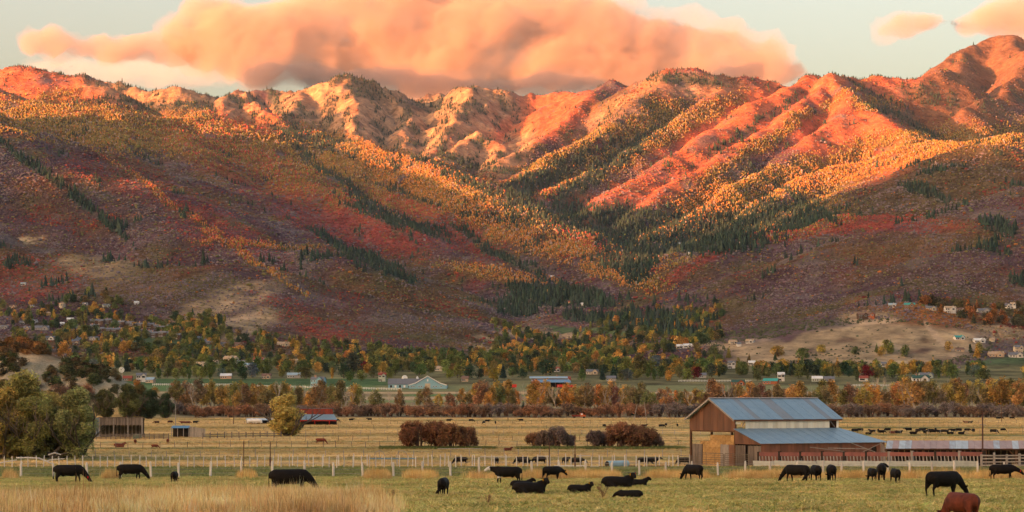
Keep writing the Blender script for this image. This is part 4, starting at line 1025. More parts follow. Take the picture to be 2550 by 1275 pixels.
# lean-to roof, walls
ns = 22
for i in range(ns):
    x0 = -.35 + (L_ + .35) * i / ns; x1 = -.35 + (L_ + .35) * (i + 1) / ns - .015; dz = .06 + .018 * (i % 2)
    place(MB().prism([(x0, -WL - .35, HL - .1 + dz), (x1, -WL - .35, HL - .1 + dz), (x1, -.12, HLT + dz), (x0, -.12, HLT + dz)], (0, 0, .04)), 'roof_sheet', M_ROOF)
place(MB().prism([(L_, -WL - .35, HL - .04), (L_ + WX + .4, -WL - .35, HL - .04), (L_, -.12, HLT + .06)], (0, 0, .05)), 'roof_sheet', M_ROOF)
place(MB().prism([(L_ + WX + .4, -WL - .35, HL - .04), (L_ + WX + .4, W_ + .3, HL - .04), (L_, W_ + .3, HLT + .07), (L_, -.12, HLT + .07)], (0, 0, .05)), 'roof_sheet', M_ROOF)
n = 46
for i in range(n):
    x0 = (L_ + WX) * i / n; x1 = (L_ + WX) * (i + 1) / n - .02; pr = .02 * (i % 2) + .008 * (i % 3)
    z0 = 0.0
    if 18.6 < (x0 + x1) / 2 < 19.6:
        place(MB().box(x0, x1, -WL - pr, -WL + .05, 0, 1.7), 'wall_board', M_RUSTYX); place(MB().box(x0, x1, -WL - pr, -WL + .05, 2.75, HL - .05), 'wall_board', M_RUSTYX); continue
    place(MB().box(x0, x1, -WL - pr, -WL + .05, z0, HL - .05), 'wall_board', M_RUSTYX)
place(MB().box(18.5, 19.7, -WL + .1, -WL + .16, 1.6, 2.9), 'window', M_DARK)
for i in range(10):
    y0 = -WL + (W_ + WL) * i / 10
    place(MB().box(L_ + WX - .06, L_ + WX, y0, y0 + (W_ + WL) / 10 - .03, 0, HL), 'wall_board', M_RUSTYX)
n = 7
for i in range(n):   # gable end of the lean-to
    y0, y1 = -WL + WL * i / n + .015, -WL + WL * (i + 1) / n - .015; z = lambda y: HL + (HLT - HL) * (y + WL) / WL - .02
    place(MB().prism([(-.02 * (i % 2), y1, 3.2), (-.02 * (i % 2), y0, 3.2), (-.02 * (i % 2), y0, z(y0)), (-.02 * (i % 2), y1, z(y1))][::-1], (.05, 0, 0)), 'siding_sheet', M_RUSTY)
for y0, y1 in ((-WL + .1, -3.05), (-2.45, -.15)):   # wooden doors of upright boards
    door = place(MB().box(.06, .10, y0, y1, .25, 2.95), 'door', M_DARK)
    nb = 8
    for j in range(nb):
        a = y0 + (y1 - y0) * j / nb; MB().box(-.02 + .01 * (j % 2), .055, a, a + (y1 - y0) / nb - .03, .1 + .05 * (j % 3), 3.05 - .04 * (j % 2)).build('plank', M_OLDWOOD, door)
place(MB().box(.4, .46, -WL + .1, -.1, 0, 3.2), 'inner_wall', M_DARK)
# part partition at the left of the open gable: low board wall
for j in range(7):
    y = 8.3 + j * .44
    place(MB().box(.3 + .02 * (j % 2), .36, y, y + .40, 0, 3.05), 'plank', M_OLDWOOD)
for j, (y, m_) in enumerate(((1.9, M_GREYWOOD), (2.4, M_GREYWOOD), (2.9, M_GREYWOOD), (3.4, M_GREYWOOD), (0.35, M_RUSTY), (1.1, M_RUSTY))):
    place(MB().box(.30, .35, y, y + (.46 if m_ is M_GREYWOOD else .72), 0, 3.05 + .03 * (j % 2)), 'standing_sheet', m_)
# hay bales
Mb = Matrix.Translation((bp0.x, bp0.y, BZ)) @ Matrix.Rotation(TH, 4, 'Z')
bale = None; br = random.Random(9)
mbb = MB().box(-1.15, 1.15, -.6, .6, 0, .84)
me_b = mbb.mesh('hay_bale'); me_b.materials.append(M_HAY)
bo = bmesh.new(); bo.from_mesh(me_b); bmesh.ops.subdivide_edges(bo, edges=bo.edges[:], cuts=3, use_grid_fill=True)
for q in bo.verts:
    q.co += Vector((br.uniform(-.04, .04), br.uniform(-.04, .04), br.uniform(-.02, .02) if .1 < q.co.z < .8 else 0))
bo.to_mesh(me_b); bo.free()
for ix in range(1):
    for iy in range(7):
        for iz in range(5):
            if iz == 4 and iy > 4: continue
            o = obj('hay_bale', me_b); o.location = Mb @ Vector((1.55 + ix * 2.34, .95 + iy * 1.24, .02 + iz * .86)); o.rotation_euler = (0, 0, TH + br.uniform(-.02, .02))
            tag(o, 'straw yellow bale, ' + ['rightmost', 'second from right', 'third from right', 'middle', 'third from left', 'second from left', 'leftmost'][iy] + ' in the ' + ['bottom', 'second', 'third', 'fourth', 'top'][iz] + ' layer of the hay stack', 'hay bale', 'hay bales stacked in the barn')
# tube gates in front of the opening
def tube_gate(x0, y0, x1, y1, label, h=1.5, nb=6):
    a = Mb @ Vector((x0, y0, 0)); b2 = Mb @ Vector((x1, y1, 0)); L = (b2 - a).length; rz = math.atan2(b2.y - a.y, b2.x - a.x)
    t = thing('metal_gate', (a.x, a.y, gz(a.x, a.y)), rz, label, 'gate', 'tube gates in front of the barn')
    fr = MB(); fr.tube([(0, 0, .1), (0, 0, h), (.12, 0, h + .08), (L - .12, 0, h + .08), (L, 0, h), (L, 0, .1)], .045, 6); fr.build('frame', M_GATE, t)
    for i in range(nb): MB().tube([(0, 0, .15 + i * h / nb), (L, 0, .15 + i * h / nb)], .032, 5).build('rail', M_GATE, t)
    for i in (1, 2): MB().tube([(L * i / 3, 0, .12), (L * i / 3, 0, h)], .03, 5).build('upright', M_GATE, t)
tube_gate(-1.2, 11.9, -1.3, 7.3, 'brown tube gate at the left corner of the barn opening')
tube_gate(-1.3, 7.1, -1.25, .9, 'brown tube gate across the hay stack', 1.9)
tube_gate(-1.25, .6, -1.4, -5.4, 'brown tube gate before the grey wooden doors', 1.75)

# ---------------------------------------------------------------- feed bunk line and rail
fx0, fd0, fx1, fd1 = 1877, 318, 2438, 292
A = at(fx0, fd0); B_ = at(fx1, fd1); FL = (B_ - A).length; frz = math.atan2(B_.y - A.y, B_.x - A.x)
fb = thing('feed_bunk', (A.x, A.y, 0), frz, 'long pale concrete feed bunk below the rusty red rail in front of the barn', 'feed bunk')
def lz(t): q = A.lerp(B_, t / FL); return gz(q.x, q.y)
nP = 10
for i in range(nP):
    x0 = FL * i / nP + .02; x1 = FL * (i + 1) / nP - .04; z = lz((x0 + x1) / 2)
    MB().prism([(x0, 0, z - .2), (x1, 0, z - .2), (x1, -.22, z + .86 + .02 * (i % 2)), (x0, -.22, z + .86 + .02 * (i % 2))], (0, .12, 0)).build('concrete_panel', M_CONC, fb)
M_RAIL = corr('red_rail_sheet', (.26, .075, .05), (.15, .05, .04), period=.12, axis=2, vary=.1)
rail = thing('stock_rail', (A.x, A.y, 0), frz, 'rust red corrugated rail on posts with slanted pale slats behind the concrete bunk', 'railing')
nR = 10
for i in range(nR):
    x0 = FL * i / nR + .15; x1 = FL * (i + 1) / nR - .15; z = lz((x0 + x1) / 2)
    MB().box(x0, x1, .9, .98, z + 1.45, z + 1.95).build('rail_sheet', M_RAIL, rail)
for i in range(nR + 1):
    x = FL * i / nR; z = lz(min(x, FL)); pale = i in (6, 7, 9)
    MB().box(x - .17, x + .17, .88, 1.15, z, z + 2.05 + .05 * (i % 2)).build('post', M_GREYWOOD if pale else M_DARK, rail)
for i in range(66):
    x = FL * (i + .5) / 66; z = lz(x)
    MB().prism([(x - .07, .9, z + .8), (x + .07, .9, z + .8), (x - .03, .9, z + 1.46), (x - .17, .9, z + 1.46)], (0, .04, 0)).build('slat', M_GREYWOOD, rail)
for i, (px, d, L, an, tl, lab) in enumerate(((2060,314,4.6,.1,.12,'grey plank sloping on the rail at the left of the loose lumber'),(2110,313,5,-.05,.02,'long flat grey plank lying across the rail'),(2150,312,3.4,.2,.35,'short propped plank in the loose lumber'),(2175,312,3.0,-.2,-.45,'steeply tilted plank at the right of the loose lumber'))):
    o = MB().box(-L / 2, L / 2, -.12, .12, -.04, .04).build('loose_plank', M_GREYWOOD, None, at(px, d, 2.35 + .1 * i), (0, tl, an)); tag(o, lab, 'plank', 'loose planks on the rail')

# ---------------------------------------------------------------- long open shed with rusty roof
sa = at(2205, 306); SL = 24.0
shed = thing('open_shed', (sa.x, sa.y, gz(sa.x, sa.y)), math.radians(-2), 'long low open shed with streaky rusty tin roof running off the right edge', 'shed')
RS = [corr('tin_' + n_, a, b2, axis=0, vary=.1, nscale=.8, stretch=(2.5, .4, 1)) for n_, a, b2 in (('pale', (.42, .46, .46), (.30, .30, .28)), ('rust', (.25, .10, .055), (.34, .19, .12)), ('blue', (.34, .40, .43), (.24, .17, .13)))]
ns = 30
for i in range(ns):
    x0 = SL * i / ns; x1 = SL * (i + 1) / ns - .01; m_ = RS[br.choice((0, 1, 2, 1, 1))]; q = .9
    MB().prism([(x0, -.4, 2.45 + .015 * (i % 2)), (x1, -.4, 2.45 + .015 * (i % 2)), (x1 + q, 5.6, 3.35 + .015 * (i % 2)), (x0 + q, 5.6, 3.35 + .015 * (i % 2))], (0, 0, .03)).build('roof_sheet', m_, shed)
for i in range(7):
    x = .9 + i * 3.9
    MB().box(x - .16, x + .16, -.1, .16, 0, 2.4).build('post', M_BROWNPOST, shed)
    MB().tube([(x - 1.0, .02, 2.35), (x, .02, 1.3)], .08, 4).build('brace', M_BROWNPOST, shed)
MB().box(0, SL, -.22, -.1, 2.28, 2.44).build('eave_beam', M_BROWNPOST, shed)
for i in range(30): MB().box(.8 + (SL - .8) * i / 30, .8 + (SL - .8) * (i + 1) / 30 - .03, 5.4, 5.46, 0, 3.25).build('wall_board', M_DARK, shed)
for i in range(7): MB().box(.05 + .02 * (i % 2), .11, .3 + .75 * i, 1.0 + .75 * i, 0, 2.5 + .12 * i).build('wall_board', M_OLDWOOD, shed)
# corral at the right
def board_fence(name, p0, p1, npost, zs, label, mat, hpost=1.5, thick=.1, group=None, cat='fence'):
    A_, B2 = p0, p1; t = thing(name, (A_.x, A_.y, 0), math.atan2(B2.y - A_.y, B2.x - A_.x), label, cat, group); L = (B2 - A_).length
    for i in range(npost):
        x = L * i / (npost - 1); q = A_.lerp(B2, i / (npost - 1)); z = gz(q.x, q.y)
        MB().box(x - thick, x + thick, -thick, thick, z - .1, z + hpost + br.uniform(-.12, .12)).build('post', mat, t)
        if i < npost - 1:
            q2 = A_.lerp(B2, (i + 1) / (npost - 1)); z2 = gz(q2.x, q2.y); x2 = L * (i + 1) / (npost - 1)
            for h_ in zs:
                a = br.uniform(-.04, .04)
                MB().prism([(x, -thick - .05, z + h_ - .08 + a), (x2, -thick - .05, z2 + h_ - .08), (x2, -thick - .05, z2 + h_ + .08), (x, -thick - .05, z + h_ + .08 + a)], (0, .045, 0)).build('board', mat, t)
    return t
board_fence('corral_fence', at(2444, 290), at(2700, 286), 9, (.35, .75, 1.15, 1.5), 'grey board corral fence at the right edge behind the grazing cow', M_GREYWOOD, 1.75, .13)
# ---------------------------------------------------------------- board shed, tin shelter, red barn in the middle distance
bs = at(296, 700); t = thing('board_shed', bs, math.radians(3), 'long grey board shed with open front beyond the left willows', 'shed')
for i in range(34):
    x0 = -5.7 + 12.6 * i / 34; MB().box(x0, x0 + .36, -.05 - .03 * (i % 2), 0, 3.5 - .06 * (i % 3), 5.6 + .05 * (i % 2)).build('fascia_board', M_OLDWOOD, t)
for i in range(34):
    x0 = -5.7 + 12.6 * i / 34; MB().box(x0, x0 + .35, 4.6, 4.65, 0, 5).build('back_board', M_DARK if i % 3 else M_OLDWOOD, t)
for x in (-5.6, -1.5, 2.6, 6.7): MB().box(x - .14, x + .14, -.16, .1, 0, 5.6).build('post', M_GREYWOOD, t)
MB().prism([(-5.9, -.3, 5.65), (7.1, -.3, 5.65), (7.1, 5, 5.0), (-5.9, 5, 5.0)], (0, 0, .1)).build('roof', M_OLDWOOD, t)
MB().prism([(-5.75, 0, 0), (-5.75, 4.6, 0), (-5.75, 4.6, 5.3), (-5.75, 0, 5.6)], (-3.0, .8, 0)).build('side_wing', surf('blue_tin', (.17, .22, .26), (.12, .15, .18), 1), t)
board_fence('pole_fence', at(228, 668), at(420, 668), 17, (.35, .7, 1.05, 1.35), 'rough pole corral fence in front of the grey board shed', M_OLDWOOD, 1.6, .1)
board_fence('pole_fence', at(505, 672), at(700, 690), 12, (.5, 1.1), 'broken pole fence left of the lone yellow willow', M_OLDWOOD, 1.7, .1)
tk = thing('water_tank', at(342, 672), 0, 'green metal stock tank beside the grey board shed', 'tank')
MB().tube([(0, 0, 0), (0, 0, .1), (0, 0, 1.35)], [1.15, 1.2, 1.15], 14).build('body', surf('green_tin', (.05, .16, .10), (.08, .13, .09), 2), tk)
MB().tube([(0, 0, 1.35), (0, 0, 1.42)], [1.2, 1.2], 14).build('rim', M_GREYWOOD, tk)
sp_ = at(462, 700); t = thing('tin_shelter', sp_, 0, 'small low shelter with blue tin roof and upright board end', 'shed')
MB().prism([(-4.2, -.3, 2.6), (1.0, -.3, 2.6), (1.0, 3.4, 3.2), (-4.2, 3.4, 3.2)], (0, 0, .08)).build('roof', surf('blue_sheet', (.13, .26, .38), (.10, .2, .3), 1), t)
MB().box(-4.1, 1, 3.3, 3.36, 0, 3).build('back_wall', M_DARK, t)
for x in (-4.0, -2.3, -.6, .9): MB().box(x - .08, x + .08, -.1, .06, 0, 2.6).build('post', M_GREYWOOD, t)
for i in range(14): MB().box(1.15 + i * .33, 1.43 + i * .33, -.1 + .04 * (i % 2), 0, 0, 3.1 - .05 * i).build('wall_board', M_GREYWOOD, t)
def gable_block(t, w, l, h, pitch, wallm, roofm, name='wall', over=.4, x0=0, y0=0, z0=0, along='x'):
    """a wing: gable roof with its ridge along x or y"""
    if along == 'x':
        r = w / 2 * pitch
        MB().prism([(x0 - l/2, y0 - w/2, z0), (x0 - l/2, y0 - w/2, z0 + h), (x0 - l/2, y0, z0 + h + r), (x0 - l/2, y0 + w/2, z0 + h), (x0 - l/2, y0 + w/2, z0)], (l, 0, 0)).build(name, wallm, t)
        rf = MB(); e = over * pitch
        for s in (-1, 1):
            rf.prism([(x0 - l/2 - over, y0 + s * (w/2 + over), z0 + h - e + .05), (x0 + l/2 + over, y0 + s * (w/2 + over), z0 + h - e + .05), (x0 + l/2 + over, y0, z0 + h + r + .05), (x0 - l/2 - over, y0, z0 + h + r + .05)], (0, 0, .18))
        return rf.build('roof', roofm, t)
    r = w / 2 * pitch
    MB().prism([(x0 - w/2, y0 - l/2, z0), (x0 + w/2, y0 - l/2, z0), (x0 + w/2, y0 - l/2, z0 + h), (x0, y0 - l/2, z0 + h + r), (x0 - w/2, y0 - l/2, z0 + h)], (0, l, 0)).build(name, wallm, t)
    rf = MB(); e = over * pitch
    for s in (-1, 1):
        rf.prism([(x0 + s * (w/2 + over), y0 - l/2 - over, z0 + h - e + .05), (x0 + s * (w/2 + over), y0 + l/2 + over, z0 + h - e + .05), (x0, y0 + l/2 + over, z0 + h + r + .05), (x0, y0 - l/2 - over, z0 + h + r + .05)], (0, 0, .18))
    return rf.build('roof', roofm, t)
M_REDW = surf('red_boards', (.26, .055, .035), (.17, .04, .03), 1, stretch=(3, 3, .4), vary=.15)
M_BRIGHTRED = surf('bright_red', (.55, .05, .035), (.45, .04, .03), 1)
rb = at(785, 986); t = thing('red_barn', rb, 0, 'red board barn with low blue metal lean-to roof behind the yellow willow', 'barn')
for i in range(20): MB().box(-7.4 + i * .72, -7.4 + i * .72 + .7, 3.0, 3.1 + .05 * (i % 2), 2.5, 6.6).build('wall_board', M_REDW, t)
MB().prism([(-7.6, 2.9, 6.7), (7.2, 2.9, 6.7), (7.2, 8, 5.2), (-7.6, 8, 5.2)], (0, 0, .1)).build('roof', M_ROOF, t)
MB().prism([(-9.6, -2.2, 2.0), (9.2, -2.2, 2.0), (7.4, 2.95, 4.2), (-7.4, 2.95, 4.2)], (0, 0, .1)).build('lean_to_roof', M_ROOF, t)
MB().box(-9.2, 8.8, -1.9, -1.8, 1.55, 1.95).build('eave_board', M_BRIGHTRED, t)
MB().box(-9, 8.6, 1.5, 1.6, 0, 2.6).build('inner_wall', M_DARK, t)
for i in range(7): MB().box(-9 + i * 2.95, -8.75 + i * 2.95, -1.9, -1.7, 0, 1.9).build('post', M_BRIGHTRED if i % 2 else M_DARK, t)
ls = at(655, 1010); t = thing('stock_shed', ls, 0, 'very low pale roofed stock shed left of the yellow willow', 'shed')
MB().prism([(-7, -2, 1.5), (9, -2, 1.5), (9, 2, 2.2), (-7, 2, 2.2)], (0, 0, .1)).build('roof', surf('pale_tin', (.40, .48, .52), (.3, .36, .4), 1), t); MB().box(-6.8, 8.8, 1.6, 1.7, 0, 2).build('wall', M_DARK, t)
for i in range(6): MB().box(-6.8 + 3 * i, -6.65 + 3 * i, -1.9, -1.8, 0, 1.5).build('post', M_GREYWOOD, t)
for i, x in enumerate((628, 640, 683)):
    o = MB().tube([(-1.8, 0, 0), (-1.6, 0, .8), (0, 0, 1.0), (1.6, 0, .8), (1.8, 0, 0)], [.5, .8, .9, .8, .5], 8).build('white_drum', M_WHITE, None, at(x, 1004, .4)); tag(o, ['white drum at the left end of the low stock shed', 'white drum second from the left by the low stock shed', 'white drum close to the yellow willow'][i], 'tank', 'white drums by the stock shed')
# ---------------------------------------------------------------- houses
def hm(nm, c, k=.85): return surf(nm, c, tuple(q * k for q in c), .6)
WALLC = {'cream': hm('cream_wall', (.50, .42, .31)), 'blue': hm('light_blue_wall', (.24, .42, .50)), 'white': hm('white_wall', (.58, .56, .53)), 'pink': hm('pink_wall', (.60, .36, .24)), 'brown': hm('brown_wall', (.20, .12, .08)),
    'log': hm('log_wall', (.35, .11, .05)), 'grey': hm('grey_wall', (.34, .32, .30)), 'tan': hm('tan_wall', (.46, .34, .24)), 'yellow': hm('yellow_wall', (.60, .40, .16)), 'dark': hm('dark_wall', (.10, .065, .05)), 'sage': hm('sage_wall', (.42, .46, .38))}
ROOFC = {'slate': hm('slate_roof', (.15, .16, .18)), 'green': hm('green_roof', (.045, .10, .085)), 'teal': hm('teal_roof', (.06, .30, .28)), 'red': hm('red_roof', (.26, .075, .055)), 'blue': hm('blue_tin_roof', (.28, .38, .45)), 'brown': hm('brown_roof', (.18, .115, .09)), 'tan': hm('tan_roof', (.40, .30, .20)), 'white': hm('white_roof', (.62, .64, .64))}
M_BRICK = hm('chimney_brick', (.42, .24, .17))
def house(px, d, wpx, wall, roof, label, rz=0, storeys=1, front=True, chimney=False, lit=False, group=None, hfac=1.0, name='house', wins=True):
    k = FPX / d; L = wpx / k; h = 2.9 * storeys * hfac; p_ = at(px, d)
    t = thing(name, (p_.x, p_.y, gz(p_.x, p_.y - 3) - .3), math.radians(rz), label, 'house', group)
    wd = max(6, L * .55)
    rf = gable_block(t, wd, L, h, .62, WALLC[wall], ROOFC[roof])
    if front:
        fw = L * .42; gable_block(t, fw, wd * .6, h * 1.02, .9, WALLC[wall], ROOFC[roof], x0=L * .2, y0=-wd * .38, along='y')
    if chimney: MB().box(-L * .28, -L * .28 + 1.1, -.5, .6, h, h + wd * .31 + 1.5).build('chimney', M_BRICK, rf)
    yw = -wd / 2 - .03
    if wins:
        for s in range(storeys):
            for i in range(3):
                x = -L * .4 + i * L * .2
                if front and x > -L * .02: continue
                f = MB().box(x - .65, x + .65, yw - .06, yw + .02, 1.0 + 2.9 * s, 2.3 + 2.9 * s).build('window', M_WHITE if wall != 'white' else M_DARK, t)
                MB().box(x - .52, x + .52, yw - .09, yw - .065, 1.12 + 2.9 * s, 2.18 + 2.9 * s).build('pane', M_GLOW if lit else M_PANE, f)
        if front:
            x = L * .2; yf = -wd * .38 - wd * .3 - .03
            f = MB().box(x - 1.1, x + 1.1, yf - .06, yf + .02, .9 + 2.9 * (storeys - 1), 2.5 + 2.9 * (storeys - 1)).build('window', M_WHITE if wall != 'white' else M_DARK, t)
            MB().box(x - .95, x + .95, yf - .09, yf - .065, 1.02 + 2.9 * (storeys - 1), 2.38 + 2.9 * (storeys - 1)).build('pane', M_GLOW if lit else M_PANE, f)
            MB().box(-.6, .5, yw - .05, yw + .02, 0.2, 2.2).build('door', M_DARK, t)
    return t
# light blue stable with wide gable
d = 1830; sb = at(1065, d); t = thing('blue_stable', sb, 0, 'light blue stable with white trimmed gable and dark roof behind the cottonwoods', 'barn')
gable_block(t, 19, 30, 3.2, .62, WALLC['blue'], ROOFC['slate'], x0=0, y0=15, along='y')
for s in (-1, 1):
    MB().prism([(s * 14.5, -.35, 2.3), (s * 9.2, -.35, 4.0), (0, -.35, 9.3), (0, -.35, 9.9), (s * 9.4, -.35, 4.6), (s * 14.8, -.35, 2.9)][::s], (0, .2, 0)).build('trim_board', M_WHITE, t)
    MB().prism([(s * 9.5, 0, 0), (s * 14.4, 0, 0), (s * 14.4, 0, 2.3), (s * 9.5, 0, 3.9)][::s], (0, 30, 0)).build('side_aisle', WALLC['blue'], t)
    MB().prism([(s * 9.3, -.2, 4.25), (s * 14.9, -.2, 2.45), (s * 14.9, 30, 2.45), (s * 9.3, 30, 4.25)][::-s], (0, 0, .15)).build('roof', ROOFC['slate'], t)
MB().box(-2.0, 2.0, -.12, 0, 0, 4.0).build('door', WALLC['cream'], t)
MB().box(-.5, .5, -.12, 0, 5.6, 7.2).build('window', M_WHITE, t)
for x in (-12, -10.4, -6.5, -4.6, 4.6, 6.5, 10.2):
    f = MB().box(x - .55, x + .55, -.12, 0, 1.2, 2.2).build('window', M_WHITE, t); MB().box(x - .4, x + .4, -.15, -.125, 1.32, 2.08).build('pane', M_PANE, f)
# its long left wing
wg = at(1010, 1842); t = thing('stable_wing', wg, 0, 'long low blue stable wing left of the gable with white framed stalls', 'barn')
gable_block(t, 11, 26, 3.0, .75, WALLC['blue'], ROOFC['slate'])
for i in range(7): MB().box(-11.5 + i * 3.4, -10.1 + i * 3.4, -5.62, -5.5, .4, 2.2).build('stall_door', M_WHITE if i % 2 else M_DARK, t)
for i, x in enumerate((-2, 9)): MB().tube([(x, 0, 7), (x, 0, 7.5), (x, 0, 8.6), (x, 0, 9.1)], [.9, 1.0, .7, .1], 8).build('roof_vent', M_WHITE, t)
# dark open barn with blue roof, centre
ob = at(1372, 1850); t = thing('pole_barn', ob, 0, 'open fronted dark pole barn with two blue roof bands', 'barn')
MB().prism([(-15, -4, 4.0), (15.5, -4, 4.0), (14, 2, 6.2), (-15, 2, 6.2)], (0, 0, .2)).build('front_roof', surf('royal_tin', (.16, .28, .42), (.12, .22, .34), .5), t)
MB().prism([(-16.5, 1.8, 7.2), (13, 1.8, 7.2), (13, 9, 8.6), (-16.5, 9, 8.6)], (0, 0, .2)).build('upper_roof', ROOFC['blue'], t)
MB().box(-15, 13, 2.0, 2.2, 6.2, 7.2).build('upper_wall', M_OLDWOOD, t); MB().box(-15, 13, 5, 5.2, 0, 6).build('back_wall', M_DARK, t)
for i in range(9): MB().box(-14.8 + i * 3.6, -14.5 + i * 3.6, -3.8, -3.5, 0, 4).build('post', M_OLDWOOD, t)
for i, (px, w_, h_) in enumerate(((1270, 10, 2.4), (1395, 5, 2.2), (1422, 7, 1.9))):
    t = thing('horse_trailer', at(px, 1840), 0, ['long bright red trailer left of the pole barn', 'small red trailer at the right end of the pole barn', 'low red trailer behind the orange cottonwoods'][i], 'trailer', 'red trailers by the pole barn')
    MB().box(-w_/2, w_/2, -1.2, 1.2, .6, .6 + h_).build('body', M_BRIGHTRED, t)
    for s in (-.3, .3): MB().tube([(w_ * s, -1.25, .45), (w_ * s, -1.05, .45)], [.42, .42], 10).build('wheel', M_DARK, t)
for px, d, w_, wa, ro, st, rz, fr, ch, lab in HOUSES:
    house(px, d, w_, wa, ro, lab, rz, st, fr, ch, group='farm houses along the valley')
for px, py, w_, wa, ro, st in VILL:
    d = hit(px, py, 2000)
    house(px, d, w_, wa, ro, 'V|' + {'dark': 'dark', 'slate': 'dark'}.get(ro, ro) + ' roofed ' + wa + ' house|in the village below the left foothills', rng.uniform(-25, 25), st, wa != 'dark', wa == 'dark', px in (120,), 'village houses below the left foothills', wins=w_ > 11)
for px, py, w_, wa, ro, st in HILL:
    d = hit(px, py, 2000)
    house(px, d, w_, wa, ro, 'H|' + {'slate': 'dark'}.get(ro, ro) + ' roofed ' + wa + ' house|on the slopes at the right', rng.uniform(-20, 20), st, w_ > 13, False, px in (1690, 1718, 1420), 'houses on the right slopes and in the canyon', wins=w_ > 11)
# windmill
t = thing('windmill', at(303, 1900), 0, 'tall farm windmill with a round wheel beside the maroon tree', 'windmill')
mb = MB()
for sx in (-1, 1):
    for sy in (-1, 1): mb.tube([(sx * 1.3, sy * 1.3, 0), (sx * .15, sy * .15, 12)], .09, 4)
for z in (2.5, 5, 7.5, 10):
    w_ = 1.3 - 1.15 * z / 12; mb.tube([(-w_, -w_, z), (w_, -w_, z), (w_, w_, z), (-w_, w_, z), (-w_, -w_, z)], .05, 4)
mb.build('tower', M_GREYWOOD, t)
for i in range(14):
    a = 6.283 * i / 14; MB().prism([(.4 * math.cos(a), -.6, 12.3 + .4 * math.sin(a)), (2.3 * math.cos(a), -.6, 12.3 + 2.3 * math.sin(a)), (2.3 * math.cos(a + .3), -.5, 12.3 + 2.3 * math.sin(a + .3)), (.4 * math.cos(a + .3), -.55, 12.3 + .4 * math.sin(a + .3))], (0, .04, 0)).build('blade', M_WHITE, t)
MB().prism([(0, 0, 12.2), (0, 2.6, 11.6), (0, 2.6, 13.0)], (.05, 0, 0)).build('tail_vane', M_WHITE, t)
vtree(291, 1905, 9, 'maroon', 'beside the windmill')
o = MB().tube([(0, 0, 0), (0, 0, 5.5)], .12, 5).build('stand', M_GREYWOOD, None); 
t = thing('satellite_dish', at(1010 - 2, 1880), 0, 'round pale dish on a mast left of the blue stable', 'dish'); o.parent = t; o.name = 'mast'
MB().tube([(0, -.6, 6.6), (0, -.3, 6.6), (0, 0, 6.6)], [2.2, 1.4, .3], 14).build('dish_bowl', M_WHITE, t)
# ================================================================== CATTLE
def loft(bm, rings, k=12):
    """rings: (centre, half width, half height, axis) -> closed tube of ellipses"""
    C = [Vector(r[0]) for r in rings]; vs = []
    for i, (c, w, h) in enumerate([(C[j], rings[j][1], rings[j][2]) for j in range(len(rings))]):
        t = (C[min(i + 1, len(C) - 1)] - C[max(i - 1, 0)]).normalized()
        side = Vector((0, 1, 0)); side = (side - t * side.dot(t)).normalized() if abs(t.y) < .95 else Vector((1, 0, 0))
        up = t.cross(side)
        vs.append([bm.verts.new(c + side * (w * math.cos(6.2832 * j / k)) + up * (h * math.sin(6.2832 * j / k))) for j in range(k)])
    for a, b in zip(vs[:-1], vs[1:]):
        for j in range(k): bm.faces.new((a[j], a[(j + 1) % k], b[(j + 1) % k], b[j]))
    for ring in (vs[0], vs[-1]):
        c = bm.verts.new(sum((v.co for v in ring), Vector()) / k)
        for j in range(k): bm.faces.new((ring[j], ring[(j + 1) % k], c))
